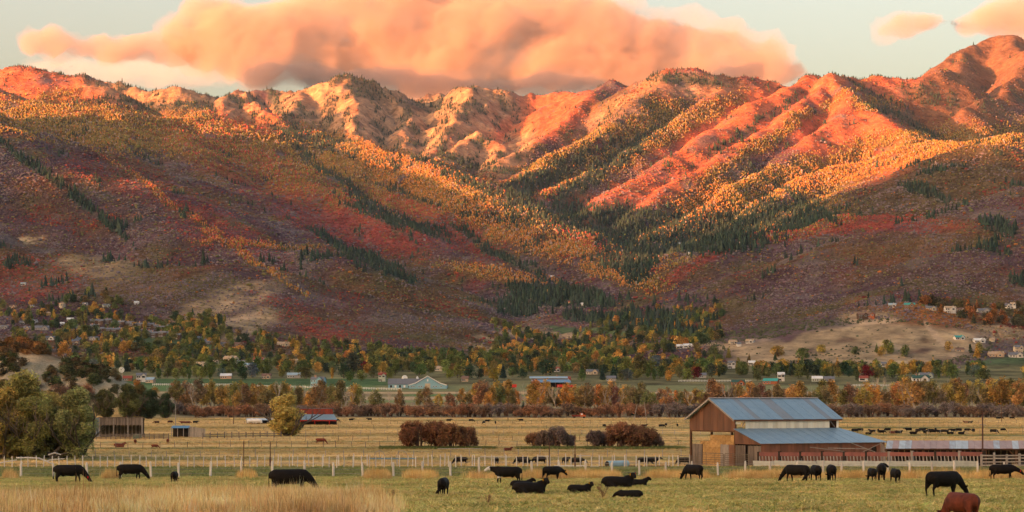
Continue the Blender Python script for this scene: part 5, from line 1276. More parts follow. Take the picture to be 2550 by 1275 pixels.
def cow_mesh(name, pose, voxel=.036):
    bm = bmesh.new(); lie = pose.startswith('lie')
    T = [(-1.07,1.13,.08,.13),(-1.0,1.09,.21,.24),(-.85,1.04,.28,.31),(-.55,1.0,.315,.35),(-.2,.96,.36,.39),(.15,.94,.37,.41),(.45,.97,.32,.39),(.7,1.0,.25,.35),(.86,1.02,.17,.27)]
    dz = -.53 if lie else 0
    if lie: T = [(x, z + dz + (.03 if x < 0 else 0), w * 1.1, h * .97) for x, z, w, h in T]
    loft(bm, [((x, 0, z), w, h) for x, z, w, h in T], 14)
    if pose == 'graze':   neck = [((.62,0,1.06),.20,.31),((.88,0,.93),.155,.25),((1.10,0,.70),.12,.19),((1.27,0,.47),.11,.15)]; hd = [((1.26,0,.52),.10,.13),((1.36,0,.36),.115,.135),((1.46,0,.20),.085,.105),((1.54,0,.08),.065,.075),((1.57,0,.03),.055,.05)]; ear = (1.28,.44)
    elif pose == 'gturn': neck = [((.62,0,1.06),.20,.31),((.86,.10,.90),.155,.25),((1.02,.32,.66),.12,.18),((1.06,.52,.44),.11,.15)]; hd = [((1.05,.48,.50),.10,.13),((1.08,.60,.34),.115,.135),((1.12,.72,.18),.085,.10),((1.14,.80,.07),.06,.07)]; ear = None
    elif pose == 'low':   neck = [((.62,0,1.06),.20,.31),((.92,0,1.0),.155,.24),((1.18,0,.90),.12,.18),((1.36,0,.80),.11,.15)]; hd = [((1.33,0,.84),.10,.14),((1.46,0,.74),.115,.14),((1.60,0,.60),.085,.105),((1.70,0,.49),.065,.075)]; ear = (1.40,.86)
    elif pose == 'level': neck = [((.62,0,1.08),.20,.31),((.90,0,1.12),.155,.24),((1.12,0,1.17),.12,.18),((1.26,0,1.20),.11,.15)]; hd = [((1.22,0,1.23),.10,.14),((1.38,0,1.20),.115,.14),((1.56,0,1.10),.085,.105),((1.68,0,1.02),.065,.075)]; ear = (1.27,1.27)
    elif pose == 'look':  neck = [((.62,0,1.08),.20,.31),((.84,-.04,1.12),.18,.27),((.95,-.12,1.18),.14,.20),((.99,-.20,1.21),.12,.16)]; hd = [((.99,-.17,1.25),.11,.15),((1.01,-.32,1.22),.125,.15),((1.04,-.48,1.12),.09,.11),((1.05,-.57,1.05),.07,.08)]; ear = None
    elif pose == 'lie':   neck = [((.56,0,.60),.23,.32),((.74,0,.70),.18,.27),((.84,-.02,.82),.15,.21),((.88,-.05,.90),.13,.17)]; hd = [((.86,-.03,.96),.12,.15),((.93,-.15,.93),.14,.155),((1.0,-.31,.82),.10,.12),((1.04,-.40,.74),.075,.085)]; ear = None
    elif pose == 'liefar': neck = [((.60,0,.60),.20,.29),((.78,0,.70),.18,.27),((.90,0,.82),.15,.21),((.96,0,.90),.13,.17)]; hd = [((.94,0,.95),.12,.15),((1.08,0,.91),.135,.15),((1.24,0,.80),.10,.115),((1.33,0,.72),.075,.085)]; ear = (1.08,1.08)
    elif pose == 'lielow': neck = [((.60,0,.60),.20,.29),((.82,0,.58),.16,.22),((1.0,0,.52),.13,.18),((1.1,0,.48),.12,.15)]; hd = [((1.06,0,.52),.11,.14),((1.2,0,.42),.115,.14),((1.33,0,.27),.085,.10),((1.42,0,.17),.065,.075)]; ear = (1.12,.52)
    loft(bm, neck, 12); loft(bm, hd, 12)
    ht = [Vector(q[0]) for q in hd]; f = (ht[2] - ht[0]).normalized(); s = f.cross(Vector((0, 0, 1))).normalized(); base = ht[0].lerp(ht[1], .3) - f * .02
    for sg in (-1, 1):
        p0 = base + s * sg * .07 + Vector((0, 0, .05)); d_ = (s * sg + Vector((0, 0, .12)) - f * .25).normalized()
        loft(bm, [(p0, .03, .03), (p0 + d_ * .08, .075, .03), (p0 + d_ * .18, .08, .028), (p0 + d_ * .27, .03, .02)], 8)
    EARS[pose] = (base + s * .2 + Vector((0, 0, .02)), base - s * .2 + Vector((0, 0, .02)))
    if not lie:
        for sg in (-1, 1):
            o1 = .06 * sg; loft(bm, [((.55,.17*sg,1.0),.13,.19),((.56+o1,.18*sg,.74),.085,.12),((.57+o1,.18*sg,.5),.062,.075),((.57+o1*1.6,.18*sg,.40),.06,.065),((.57+o1*1.8,.18*sg,.18),.042,.045),((.58+o1*2,.18*sg,.08),.055,.06),((.60+o1*2,.18*sg,.0),.062,.07)], 10)
            o2 = -.08 * sg; loft(bm, [((-.72,.17*sg,1.05),.15,.27),((-.74+o2,.19*sg,.80),.12,.21),((-.80+o2,.19*sg,.60),.075,.12),((-.89+o2,.19*sg,.46),.055,.07),((-.87+o2,.19*sg,.26),.042,.048),((-.85+o2,.19*sg,.10),.055,.058),((-.82+o2,.19*sg,.0),.062,.07)], 10)
        loft(bm, [((-1.03,0,1.22),.045,.045),((-1.12,0,1.12),.035,.035),((-1.15,.01,.85),.03,.03),((-1.13,.02,.62),.035,.035),((-1.12,.02,.40),.055,.055),((-1.11,.02,.32),.03,.03)], 7)
        loft(bm, [((-.55,0,.66),.13,.09),((-.42,0,.60),.14,.10),((-.3,0,.64),.10,.07)], 10)
    else:
        for sg in (-1, 1):
            loft(bm, [((.5,.2*sg,.35),.14,.2),((.72,.24*sg,.16),.08,.1),((.88,.22*sg,.08),.06,.07),((.62,.20*sg,.05),.05,.05)], 8)
            loft(bm, [((-.65,.2*sg,.42),.18,.3),((-.45,.36*sg,.22),.13,.17),((-.2,.42*sg,.12),.07,.08),((-.55,.42*sg,.06),.05,.05)], 8)
        loft(bm, [((-1.03,0,.70),.045,.045),((-1.14,0,.5),.03,.03),((-1.15,.08,.2),.03,.03),((-1.05,.2,.06),.05,.04)], 7)
        loft(bm, [((-.9,0,.22),.22,.18),((-.2,0,.2),.36,.2),((.4,0,.2),.30,.19),((.7,0,.25),.2,.16)], 12)
    me = bpy.data.meshes.new(name); bm.to_mesh(me); bm.free()
    o = bpy.data.objects.new('t', me); COL.objects.link(o)
    md = o.modifiers.new('r', 'REMESH'); md.mode = 'VOXEL'; md.voxel_size = voxel
    sm = o.modifiers.new('s', 'SMOOTH'); sm.factor = .5; sm.iterations = 3 if voxel < .05 else 1
    me2 = bpy.data.meshes.new_from_object(o.evaluated_get(bpy.context.evaluated_depsgraph_get()))
    bpy.data.objects.remove(o); bpy.data.meshes.remove(me)
    me2.polygons.foreach_set('use_smooth', np.ones(len(me2.polygons), bool)); me2.name = name
    return me2
EARS = {}
def hide_mat(name):
    m, nt, b = nmat(name); oi = nt.nodes.new('ShaderNodeObjectInfo')
    f = noise(nt, 2.2, 5, .6); r = ramp(nt, f, [(.35, (.6, .6, .6)), (.7, (1.5, 1.35, 1.2))])
    nt.links.new(mixc(nt, oi.outputs['Color'], r, 1.0, 'MULTIPLY'), b.inputs['Base Color'])
    b.inputs['Roughness'].default_value = .75; b.inputs['Specular IOR Level'].default_value = .14
    return m
M_HIDE = hide_mat('cattle_hide'); M_FACE = surf('white_face', (.62, .60, .56), (.5, .46, .42), 4)
M_TAGY = surf('yellow_ear_tag', (.80, .42, .03)); M_TAGR = surf('red_ear_tag', (.75, .03, .03)); M_TAGP = surf('pink_ear_tag', (.8, .30, .25))
HI = {}; LO = {}
for p_ in ('graze', 'gturn', 'low', 'level', 'look', 'lie', 'liefar', 'lielow'):
    HI[p_] = cow_mesh('body', p_); HI[p_].materials.append(M_HIDE)
for p_ in ('graze', 'level', 'low', 'liefar'):
    LO[p_] = cow_mesh('body', p_, .075); LO[p_].materials.append(M_HIDE)
BLACK = (.0085, .0066, .0055); BROWNH = (.115, .03, .017); DKBR = (.05, .02, .014)
def cow(px, d, pose, head, label, s=1.0, col=BLACK, tags='', group='cattle in the near pasture', hi=True, sink=.04, face=False):
    t = thing('cow', at(px, d, -sink), math.radians(head), label, 'cow', group); t.scale = (s, s, s)
    me = (HI if hi else LO)[pose]
    if face:
        me = me.copy(); me.materials.append(M_FACE)
        for f in me.polygons:
            c = f.center
            if c.x > 1.24 and c.z < 1.35 and not (c.x < 1.34 and abs(c.y) > .12): f.material_index = 1
            if c.z < .62 and .3 < c.x < .8 and c.z > .5 and abs(c.y) < .28: f.material_index = 1
    o = obj('body', me, None, t); o.color = (*col, 1)
    if tags:
        e = EARS[pose]
        for i, ch in enumerate(tags):
            if ch in 'yrp':
                q = e[i % 2]; tg = MB().box(-.012, .012, -.045, .045, -.06, .055).build('ear_tag', {'y': M_TAGY, 'r': M_TAGR, 'p': M_TAGP}[ch], t)
                tg.location = q + Vector((.03, 0, -.02)); tg.scale = (1.6, 1.2, 1.3)
    return t
cow(173,167,'graze',0,'black cow with a red ear tag grazing at the left between two fence posts',tags='r',s=1.0)
cow(326,190,'graze',3,'black cow grazing second from the left before the straw tuft',s=.98)
cow(435,168,'graze',88,'small black calf seen from behind near the fourth fence post',s=.66)
cow(724,133,'graze',8,'huge black cow belly deep in tall straw grass',s=1.06)
cow(1105,128,'gturn',82,'dark calf facing away alone left of the white faced cow',s=.78)
cow(1262,165,'level',178,'black cow with a white face standing broadside behind the lying cattle',s=.92,tags='y',face=True)
cow(1376,190,'low',38,'black cow with a brownish flank standing behind the lying group with yellow tag',s=.88,tags='yy')
cow(1322,134,'lie',6,'large black cow lying down with both ears out and a yellow tag',s=.92,tags='yy')
cow(1300,150,'liefar',12,'black calf lying half hidden behind the big lying cow',s=.66)
cow(1446,137,'lie',4,'small black calf lying down with a pink tag in its ear',s=.66,tags='yp')
cow(1541,150,'lie',4,'long black cow lying with a red ear tag nearest the rusty tuft',s=.96,tags='yr')
cow(1588,155,'liefar',-2,'black calf lying with its muzzle right behind the red tagged cow',s=.66)
cow(1567,124,'lielow',176,'small black calf lying with its head down to the left',s=.62,tags='r')
cow(1726,186,'graze',128,'black cow grazing just left of the barn gates with yellow tag',s=.97,tags='y')
cow(1983,175,'graze',142,'black cow grazing leftmost of the trio in front of the concrete bunk',s=.98,tags='y')
cow(2031,176,'gturn',96,'black cow with its head low to the left in the middle of the trio',s=.96)
cow(2070,176,'graze',90,'round black cow seen squarely from behind at the right of the trio',s=.98)
cow(2171,179,'graze',96,'black calf tucked against the left side of a standing cow',s=.8)
cow(2195,182,'look',84,'black cow with brown rump and raised head in the pair by the bunk',s=1.04)
cow(2229,167,'look',98,'black calf with a yellow tag right of the pair by the bunk',s=.78,tags='y')
cow(2351,125,'graze',28,'big black cow grazing directly behind the reddish brown cow',s=1.04)
cow(2394,76,'graze',112,'reddish brown cow cut off by the bottom right edge',s=.83,col=BROWNH)
cow(2498,193,'low',0,'black cow with a red tag walking right before the grey corral',s=.98,tags='r')
G2 = 'cattle behind the stake fence'
for px, d, po, hd, s, lab, col in ((1147,385,'graze',172,1.0,'black cow grazing left behind the stakes at the left of the second herd',BLACK),(1237,388,'level',95,.95,'black cow seen from behind through the stakes left of the pair',BLACK),
    (1300,392,'graze',170,1.05,'largest black cow grazing left in the fenced second herd',BLACK),(1310,380,'low',160,.75,'black calf in front of the largest fenced cow',BLACK),(1343,400,'graze',174,1.05,'black cow standing clear left of the tall iron post',BLACK),(1409,402,'level',60,.95,'black cow behind a pale stake between the two iron posts',BLACK),
    (1438,384,'low',4,.95,'black cow with lowered head just right of the second iron post',BLACK),(1605,388,'graze',2,1.0,'left cow of the black pair behind the blue grey pipe',BLACK),(1625,392,'level',0,1.0,'right cow of the black pair behind the blue grey pipe',BLACK),(1702,390,'graze',176,.95,'black cow by the left corner of the barn',BLACK),(1265,520,'liefar',20,.9,'small brown calf lying far behind the stakes',BROWNH)):
    cow(px, d, po, hd, lab, s, col, group=G2)
G3 = 'distant black herd right of the barn'
herd = [(2130,'level',0),(2142,'graze',180),(2163,'liefar',0),(2172,'liefar',180),(2187,'graze',90),(2196,'low',20),(2210,'graze',180),(2224,'liefar',0),(2238,'liefar',10),(2262,'level',170),(2275,'liefar',0),(2287,'low',0),(2297,'level',0),(2303,'graze',60),(2310,'liefar',180),(2317,'graze',180),(2324,'level',0),(2330,'graze',80),(2338,'low',180),(2350,'graze',170),(2356,'liefar',0),(2366,'liefar',170),(2374,'level',180),(2386,'graze',180),(2394,'liefar',20),(2409,'low',5),(2424,'level',90),(2475,'graze',0),(2498,'graze',10)]
for i, (px, po, hd) in enumerate(herd):
    br_ = px == 2224
    cow(px, 770 + 34 * math.sin(i * 2.3), po, hd + rng.uniform(-15, 15), 'C|' + ('brown' if br_ else 'black') + (' lying' if 'lie' in po else ' grazing' if po == 'graze' else ' standing') + ' cow|in the distant herd beyond the rusty roof', rng.uniform(.9, 1.15), BROWNH if br_ else BLACK, group=G3, hi=False)
for i, (px, d, po, hd, col) in enumerate(((1118,1090,'level',0,BLACK),(1174,1080,'graze',0,BLACK),(1205,1010,'graze',120,BLACK),(1214,1060,'level',0,BLACK),(1234,1010,'graze',90,BLACK),(1297,1090,'level',180,BLACK),(1505,900,'graze',60,BLACK),(1605,930,'liefar',0,DKBR),(1648,900,'graze',0,BLACK),(1658,930,'graze',100,BLACK),(1687,915,'level',90,BLACK),
    (2405,1050,'liefar',180,BROWNH),(2416,1050,'liefar',0,BLACK),(2485,1190,'level',180,BLACK),(2493,1200,'graze',0,BLACK),(2520,1200,'graze',0,BLACK),(875,1120,'level',0,BLACK),(920,1130,'level',180,BLACK),(838,1100,'graze',0,BLACK),(390,1010,'low',180,DKBR),(424,1030,'graze',0,DKBR),(455,1000,'level',180,BROWNH),(468,1000,'low',0,BROWNH),(487,1010,'level',0,BLACK))):
    cow(px, d, po, hd, 'C|' + ('black' if col is BLACK else 'brown') + ' cow|far across the middle pasture', 1.05, col, group='single cattle far across the pasture', hi=False)
for px, d, po, hd, s, lab in ((298,560,'liefar',10,1.2,'red brown cow lying behind the rails below the board shed'),(337,600,'graze',90,.9,'red brown cow seen from behind right of the lying one'),(386,545,'graze',0,.75,'low red brown calf beside a pale fence stake'),(418,600,'level',92,.95,'upright red brown cow rightmost of the four by the shed'),(799,592,'graze',0,1.1,'brown cow with a pale face grazing right of the lone yellow willow')):
    cow(px, d, po, hd, lab, s, (.16, .045, .025), group='brown cattle below the board shed', face=False)
# ================================================================== FENCES, POLES AND BITS
M_PALEPOST = surf('bleached_post', (.66, .60, .52), (.46, .41, .35), 3, stretch=(2, 2, .4), vary=.2)
M_WIRE = surf('fence_wire', (.30, .28, .26), (.22, .2, .19), 1)
M_IRON = surf('iron_post', (.14, .07, .05), (.09, .05, .04), 3)
def post_me(seed, w=.12):
    r = random.Random(seed); mb = MB(); mb.tube([(0, 0, -.15), (r.uniform(-.02, .02), 0, .4), (r.uniform(-.05, .05), r.uniform(-.03, .03), .8), (r.uniform(-.05, .05), 0, 1.0)], [w, w * .9, w * .95, w * .6], 6); return mb.mesh('post')
PM = [post_me(s) for s in range(5)]; PT = [post_me(9 + s, .068) for s in range(4)]
for q in PM + PT: q.materials.append(None)
def wire_fence(posts, h, label, mat, meshes, group=None, wires=3, name='wire_fence', lean=.04):
    """posts: (px, distance[, height factor])"""
    x0 = at(posts[0][0], posts[0][1]); t = thing(name, (x0.x, x0.y, 0), 0, label, 'fence', group); prev = None
    tops = []
    for q in posts:
        p_ = at(q[0], q[1]); hh = h * (q[2] if len(q) > 2 else 1) * rng.uniform(.94, 1.06)
        o = bpy.data.objects.new('post', rng.choice(meshes)); COL.objects.link(o); o.parent = t
        o.location = (p_.x - x0.x, p_.y - x0.y, p_.z); o.scale = (1, 1, hh); o.rotation_euler = (rng.uniform(-lean, lean), rng.uniform(-lean, lean), rng.uniform(0, 6))
        o.material_slots[0].link = 'OBJECT'; o.material_slots[0].material = mat
        tops.append((Vector((p_.x - x0.x, p_.y - x0.y, p_.z)), hh))
    for k in range(wires):
        f = (k + 1) / (wires + .6); mb = MB(); mb.tube([a + Vector((0, 0, hh * f)) for a, hh in tops], .012, 3); mb.build('wire', M_WIRE, t)
    return t
F1 = [52,133,217,300,376,445,524,600,678,757,830,903,980,1052,1122,1193,1325,1392,1458,1525,1592,1658,1722,1788,1855,1917,1985,2050,2095,2150,2212,2265,2322,2376,2435,2500,2560,2630]
wire_fence([(x, 213 + (x - 52) * .004 + 2 * math.sin(x), 1.18 if x in (1193,) else 1) for x in F1], 1.42, 'near fence of crooked bleached posts and wire across the pasture', M_PALEPOST, PM)
xs1 = [12 + i * 19.7 for i in range(58)]
wire_fence([(x + rng.uniform(-3, 3), 286 + rng.uniform(-2, 2)) for x in xs1], 1.5, 'fence of slim white stakes from the log rails to the wheel line', M_PALEPOST, PT, wires=2)
wire_fence([(x + rng.uniform(-5, 5), 305 + rng.uniform(-6, 6)) for x in range(690, 1720, 38)], 1.7, 'second row of tall thin stakes just behind the white stakes', M_PALEPOST, PT, wires=2)
wire_fence([(x + rng.uniform(-4, 4), 296) for x in range(1150, 1715, 27)], 1.5, 'stake fence in front of the fenced black herd', M_PALEPOST, PT, wires=2)
for j, (d, a, b2, st, lab, mt) in enumerate(((470,240,1700,44,'thin stake fence behind the black herd on the straw ground',M_GREYWOOD),(565,-50,1710,37,'dark stake fence passing in front of the brown shrubs',M_OLDWOOD),(640,560,1700,40,'sparse dark fence behind the brown shrubs',M_OLDWOOD),(735,430,2560,33,'grey stake fence level with the lone yellow willow',M_GREYWOOD),(860,560,2600,31,'distant fence line at the height of the far herd',M_OLDWOOD),(1010,440,2600,24,'far fence of short dark stakes beyond the herds',M_OLDWOOD),(1240,420,2600,15,'farthest pasture fence at the foot of the thicket',M_GREYWOOD))):
    wire_fence([(x + rng.uniform(-6, 6), d + 8 * math.sin(x / 90. + j) + (x - 1200) * .012) for x in range(a, b2, st)], 1.5, lab, mt, PT, wires=2, lean=.09)
# white farm fences
def rail_fence(px0, d0, px1, d1, n, label, h=1.6):
    board_fence('rail_fence', at(px0, d0), at(px1, d1), n, (.5, .95, 1.4), label, M_WHITE, h, .12, 'white rail fences of the farms')
rail_fence(380, 1900, 590, 1895, 44, 'white rail fence above the green field at the left')
rail_fence(630, 1870, 1000, 1800, 62, 'long white rail fence sloping down to the blue stable')
rail_fence(1690, 1985, 1870, 1985, 26, 'white rail fence left of the barn roof')
rail_fence(2120, 1880, 2260, 1880, 22, 'white rail fence behind the orange trees on the right')
# log rails under the willows
for i, (px0, px1, d, z0, z1, lab) in enumerate(((-30,42,290,.3,1.0,'bleached log sloping up at the far left end of the stakes'),(40,100,292,1.25,1.2,'bleached rail between the two left stakes under the willow'),(95,130,290,1.2,.5,'short broken rail under the willow'),(118,160,294,.9,1.1,'thin rail right of the broken rail'),(120,152,293,1.6,1.6,'arched pale branch before the leaning trunk'))):
    a = at(px0, d, z0); b2 = at(px1, d, z1); mid = (a + b2) / 2 + Vector((0, 0, .05 if i < 4 else .25))
    tag(MB().tube([a, mid, b2], [.09, .08, .06], 6).build('log_rail', M_PALEPOST), lab, 'log', 'pale logs under the willows')
for i, (px0, px1, d, z, h_, lab) in enumerate(((1195,1272,298,1.35,0,'pale rail bar above the fenced cattle at the left'),(1340,1366,300,1.5,0,'short pale bar ending at the first iron post'),(1436,1470,300,1.55,0,'short pale bar right of the second iron post'),(1090,1200,470,1.6,0,'thin pale bar on far stakes'))):
    a = at(px0, d); b2 = at(px1, d); tag(MB().tube([a + Vector((0, 0, z)), b2 + Vector((0, 0, z))], .05, 5).build('cross_bar', M_PALEPOST), lab, 'rail', 'pale cross bars of the stake pens')
# iron posts, poles
for px, d, h_, lab in ((607,292,3.3,'tall thin iron post left of the big cow'),(673,292,3.2,'second tall iron post directly above the big cow'),(1368,298,3.4,'dark iron post between the fenced cows'),(1432,298,4.2,'tall dark iron post with a square lower sleeve')):
    t = thing('iron_post', at(px, d), 0, lab, 'post', 'tall iron posts by the track'); MB().tube([(0, 0, -.2), (0, 0, h_)], .055, 6).build('shaft', M_IRON, t)
    if px in (1432, 673): MB().box(-.1, .1, -.1, .1, 0, h_ * .42).build('sleeve', M_IRON, t)
t = thing('light_pole', at(2447, 296), 0, 'tall dark pole with a small crossarm rising above the rusty shed', 'pole'); MB().tube([(0, 0, -.2), (0, 0, 6.9)], [.11, .09], 7).build('shaft', M_IRON, t); MB().tube([(-.35, 0, 5.3), (.4, 0, 5.25)], .05, 5).build('crossarm', M_GREYWOOD, t)
for px, d, h_, rx, lab in ((437,830,9,0,'pale utility pole right of the board shed'),(582,1000,9.5,0,'brown utility pole left of the yellow willow'),(1265,1150,12,0,'utility pole right of the largest brown shrub'),(1578,1180,8,.22,'leaning pale pole left of the barn'),(1610,1150,9,-.12,'pale stump like pole near the barn'),(2494,1100,11,0,'thin pole at the far right before the thicket'),(1146,1950,13,0,'utility pole standing behind the blue stable'),(2060,2000,13,0,'utility pole behind the teal roof')):
    t = thing('utility_pole', at(px, d), 0, lab, 'pole', 'wooden utility poles'); MB().tube([(0, 0, -.3), (rx * h_, 0, h_)], [.16, .11], 6).build('shaft', M_GREYWOOD if px in (437, 1578, 1610) else M_BROWNPOST, t)
    if px in (582, 1265, 2494, 1146, 2060): MB().box(-1, 1, -.06, .06, h_ - .7, h_ - .55).build('crossarm', M_BROWNPOST, t)
# irrigation wheel line
t = thing('wheel_line', at(977, 302), 0, 'blue irrigation pipe with two half visible iron wheels among the stakes', 'irrigation pipe'); k = 302 / FPX
MB().tube([(-58 * k, 0, 1.15), (60 * k, 0, 1.15)], .07, 6).build('pipe', surf('blue_pipe', (.16, .28, .36), (.12, .2, .26), 1), t)
for x0 in (-32, 24): MB().tube([(x0 * k + 1.05 * math.cos(a / 10) * .7, .1, 1.1 + 1.05 * math.sin(a / 10)) for a in range(3, 42, 3)], .035, 5).build('wheel_rim', M_GREYWOOD, t)
# culvert pipe
c0 = at(1512, 304, .45); c1 = at(1562, 306, .45)
M_CULV = corr('culvert_metal', (.28, .44, .50), (.22, .34, .40), period=.1, axis=0)
t = thing('culvert_pipe', c0, math.atan2(c1.y - c0.y, c1.x - c0.x), 'pale blue corrugated culvert pipe lying by the track', 'pipe'); L = (c1 - c0).length
MB().tube([(0, 0, 0), (L, 0, 0)], .46, 16).build('tube', M_CULV, t); MB().tube([(-.03, 0, 0), (0, 0, 0)], .41, 16).build('mouth', M_DARK, t)
for i, (px0, px1, d, r_, z, m_, lab) in enumerate(((1380,1462,300,.12,.25,M_PALEPOST,'long bleached log beside the dirt track'),(1462,1510,302,.1,.15,M_IRON,'rusty pipe left of the culvert'),(1565,1600,303,.13,.2,M_IRON,'rusty pipe right of the culvert'),(1606,1670,303,.12,.2,M_IRON,'dark rusty pipe pile end under the black pair'),(1470,1492,299,.06,.2,M_PALEPOST,'short pale stick by the culvert'))):
    a = at(px0, d, z); b2 = at(px1, d, z); tag(MB().tube([a, b2], r_, 6).build('ground_pipe' if m_ is M_IRON else 'log', m_), lab, 'pipe' if m_ is M_IRON else 'log', 'pipes and logs along the track')
# truck by the thicket
t = thing('truck', at(1443, 1290), math.radians(8), 'small orange truck parked before the thicket', 'truck')
MO = surf('orange_paint', (.52, .12, .04), (.4, .09, .03), 1, rough=.5)
MB().prism([(.2, -1, .7), (3.2, -1, .7), (3.2, -1, 1.7), (2.2, -1, 1.8), (1.7, -1, 2.7), (.2, -1, 2.7)], (0, 2, 0)).build('cab', MO, t)
MB().box(-4, .1, -1.05, 1.05, .8, 1.7).build('bed', surf('dark_red_paint', (.2, .04, .03)), t); MB().box(.6, 1.6, -1.03, -1.0, 1.8, 2.5).build('window', M_WHITE, t)
for x in (-2.8, 2.3):
    for y in (-1.08, .88): MB().tube([(x, y, .5), (x, y + .2, .5)], .5, 12).build('wheel', M_DARK, t)
# hill road
def road(name, pts, w, mat, label=None):
    V = []; F = []; P3 = []
    for (ax, ay), (bx, by) in zip(pts[:-1], pts[1:]):
        for i in range(8):
            f = i / 8; x = ax + (bx - ax) * f; y = ay + (by - ay) * f; d = hit(x, y, 2000); P3.append(at(x, d))
    for i, q in enumerate(P3):
        t_ = (P3[min(i + 1, len(P3) - 1)] - P3[max(0, i - 1)]); t_.z = 0; t_.normalize(); s = Vector((-t_.y, t_.x, 0)) * w / 2
        for e in (q - s, q + s): V.append((e.x, e.y, gz(e.x, e.y) + .9))
        if i: F.append((2 * i - 2, 2 * i, 2 * i + 1, 2 * i - 1))
    tag(obj(name, mesh_np(name, V, F), mat), label, kind='structure')
M_ASPH = surf('faded_asphalt', (.16, .18, .20), (.13, .145, .16), .1)
road('hill_road', [(192,815),(206,828),(204,838),(175,858)], 9, M_ASPH, 'blue grey road winding up through the village')
road('hill_road', [(492,840),(512,850),(535,860)], 8, M_ASPH, 'short road on the bare slope above the village')
# ================================================================== clouds and air
def cloud_mat(name, color, dens, aniso=-0.1):
    m = bpy.data.materials.new(name); m.use_nodes = True; nt = m.node_tree
    nt.nodes.remove(nt.nodes['Principled BSDF'])
    v = nt.nodes.new('ShaderNodeVolumePrincipled')
    v.inputs['Color'].default_value = (*color, 1); v.inputs['Density'].default_value = dens
    v.inputs['Anisotropy'].default_value = aniso
    nt.links.new(v.outputs[0], nt.nodes['Material Output'].inputs['Volume'])
    return m
def cloud(name, lumps, mat, voxel, label, disp=1.0, seed=3, halo=1.0):
    """lumps: (px, py, distance, rx px, ry px) merged into one billowing closed surface"""
    bm = bmesh.new(); rng = random.Random(seed)
    for (px, py, d, rx, ry) in lumps:
        c = Vector(P(px, py, d)); k = d / FPX
        r = bmesh.ops.create_icosphere(bm, subdivisions=3, radius=1.0)
        for v in r['verts']:
            v.co = Vector((v.co.x * rx * k, v.co.y * (rx * .6 + ry * .6) * k, v.co.z * ry * k)) + c
    me = bpy.data.meshes.new(name); bm.to_mesh(me); bm.free()
    o = obj(name, me, mat)
    md = o.modifiers.new('r', 'REMESH'); md.mode = 'VOXEL'; md.voxel_size = voxel
    me2 = bpy.data.meshes.new_from_object(o.evaluated_get(bpy.context.evaluated_depsgraph_get()))
    o.modifiers.clear(); o.data = me2; bpy.data.meshes.remove(me)
    n = len(me2.vertices); V = np.empty(n * 3, np.float32); me2.vertices.foreach_get('co', V); V = V.reshape(-1, 3)
    N = np.empty(n * 3, np.float32); me2.vertices.foreach_get('normal', N); N = N.reshape(-1, 3)
    def puff(mesh, out, sd, k=1.0):
        x, y, z = V.T; q = 0
        for s, a in ((700, 80), (330, 60), (150, 38), (75, 20)):
            q = q + a * disp * k * (.5 - 2.2 * np.abs(perlin((x + .5 * y) / s + sd, (z * 1.2 + .3 * y) / s)))
        mesh.vertices.foreach_set('co', (V + N * (q[:, None] * .8 + out)).astype(np.float32).ravel()); mesh.update()
    puff(me2, 0, seed)
    if len(me2.materials) == 0: me2.materials.append(mat)
    for j, (out, k) in enumerate(((16, 1.15), (38, 1.35))):
        mw = me2.copy(); puff(mw, out * halo, seed + 7 * j, k); mw.materials.clear()
        w = obj('wisp', mw, halos[mat.name], o)
    tag(o, label, 'cloud', kind='thing')
    return o
halos = {}
CM = cloud_mat('cloud_vapour', (.74, .53, .43), .0044)
CG = cloud_mat('cloud_vapour_shade_tint', (.17, .19, .25), .0042)  # grey colour puts the shaded underside of the bank into the vapour
CT = cloud_mat('cloud_vapour_thin', (.8, .8, .82), .0009)
for m_, c_, d_ in ((CM, (.74, .53, .43), .0011), (CG, (.17, .19, .25), .0009), (CT, (.8, .8, .82), .0003)): halos[m_.name] = cloud_mat(m_.name + '_wisp', c_, d_)
D = 15000
rng = random.Random(5)
L = []
# outline of the big bank: top edge and bottom edge along x
top = [(440,75),(500,25),(560,15),(640,30),(700,10),(800,-10),(900,-40),(1100,-60),(1300,-40),(1450,0),(1540,15),(1600,50),(1680,45),(1740,60),(1800,85),(1880,120),(1940,160),(2010,178),(2060,195)]
bot = [(440,140),(520,160),(700,185),(900,205),(1100,225),(1300,235),(1500,235),(1700,225),(1900,215),(2060,215)]
tx, ty = zip(*top); bx_, by_ = zip(*bot)
y = -70
while y < 240:
    x = 450 + (y % 40)
    while x < 2060:
        a = np.interp(x, tx, ty); b_ = np.interp(x, bx_, by_)
        r = 50 * (1 + .22 * float(perlin(x / 170., y / 170.))) * min(1, .35 + (b_ - a) / 130)
        if a + r * .55 < y < b_ - r * .5:
            L.append((x + rng.uniform(-9, 9), y + rng.uniform(-8, 8), D + 260 * float(perlin(x / 260., y / 90.)), r * 1.45, r))
        x += 34
    y += 24
for x in range(455, 2050, 17):
    a = np.interp(x, tx, ty); r = rng.uniform(13, 34) * (1 if x < 1850 else .6)
    L.append((x, a + r * .8 + rng.uniform(-6, 6), D + rng.uniform(-150, 150), r * 1.15, r))
cloud('cloud', L, CM, 55, 'huge orange sunlit cloud bank over the rocky summits', 1.0)
L = [(90,110,D,40,28),(140,105,D,55,32),(200,120,D,60,30),(260,110,D,60,30),(330,110,D,60,36),(390,120,D,50,32),(440,120,D,50,34),(170,125,D,70,25),(300,128,D,90,24)]
cloud('cloud', L, CM, 32, 'long low orange cloud at the left tip of the big bank', .7, 11, .7)
L = [(x, 216 - 16 * math.exp(-((x - 700) / 200) ** 2) + 5 * math.sin(x), D - 1500, 95, 32) for x in range(690, 1500, 55)]
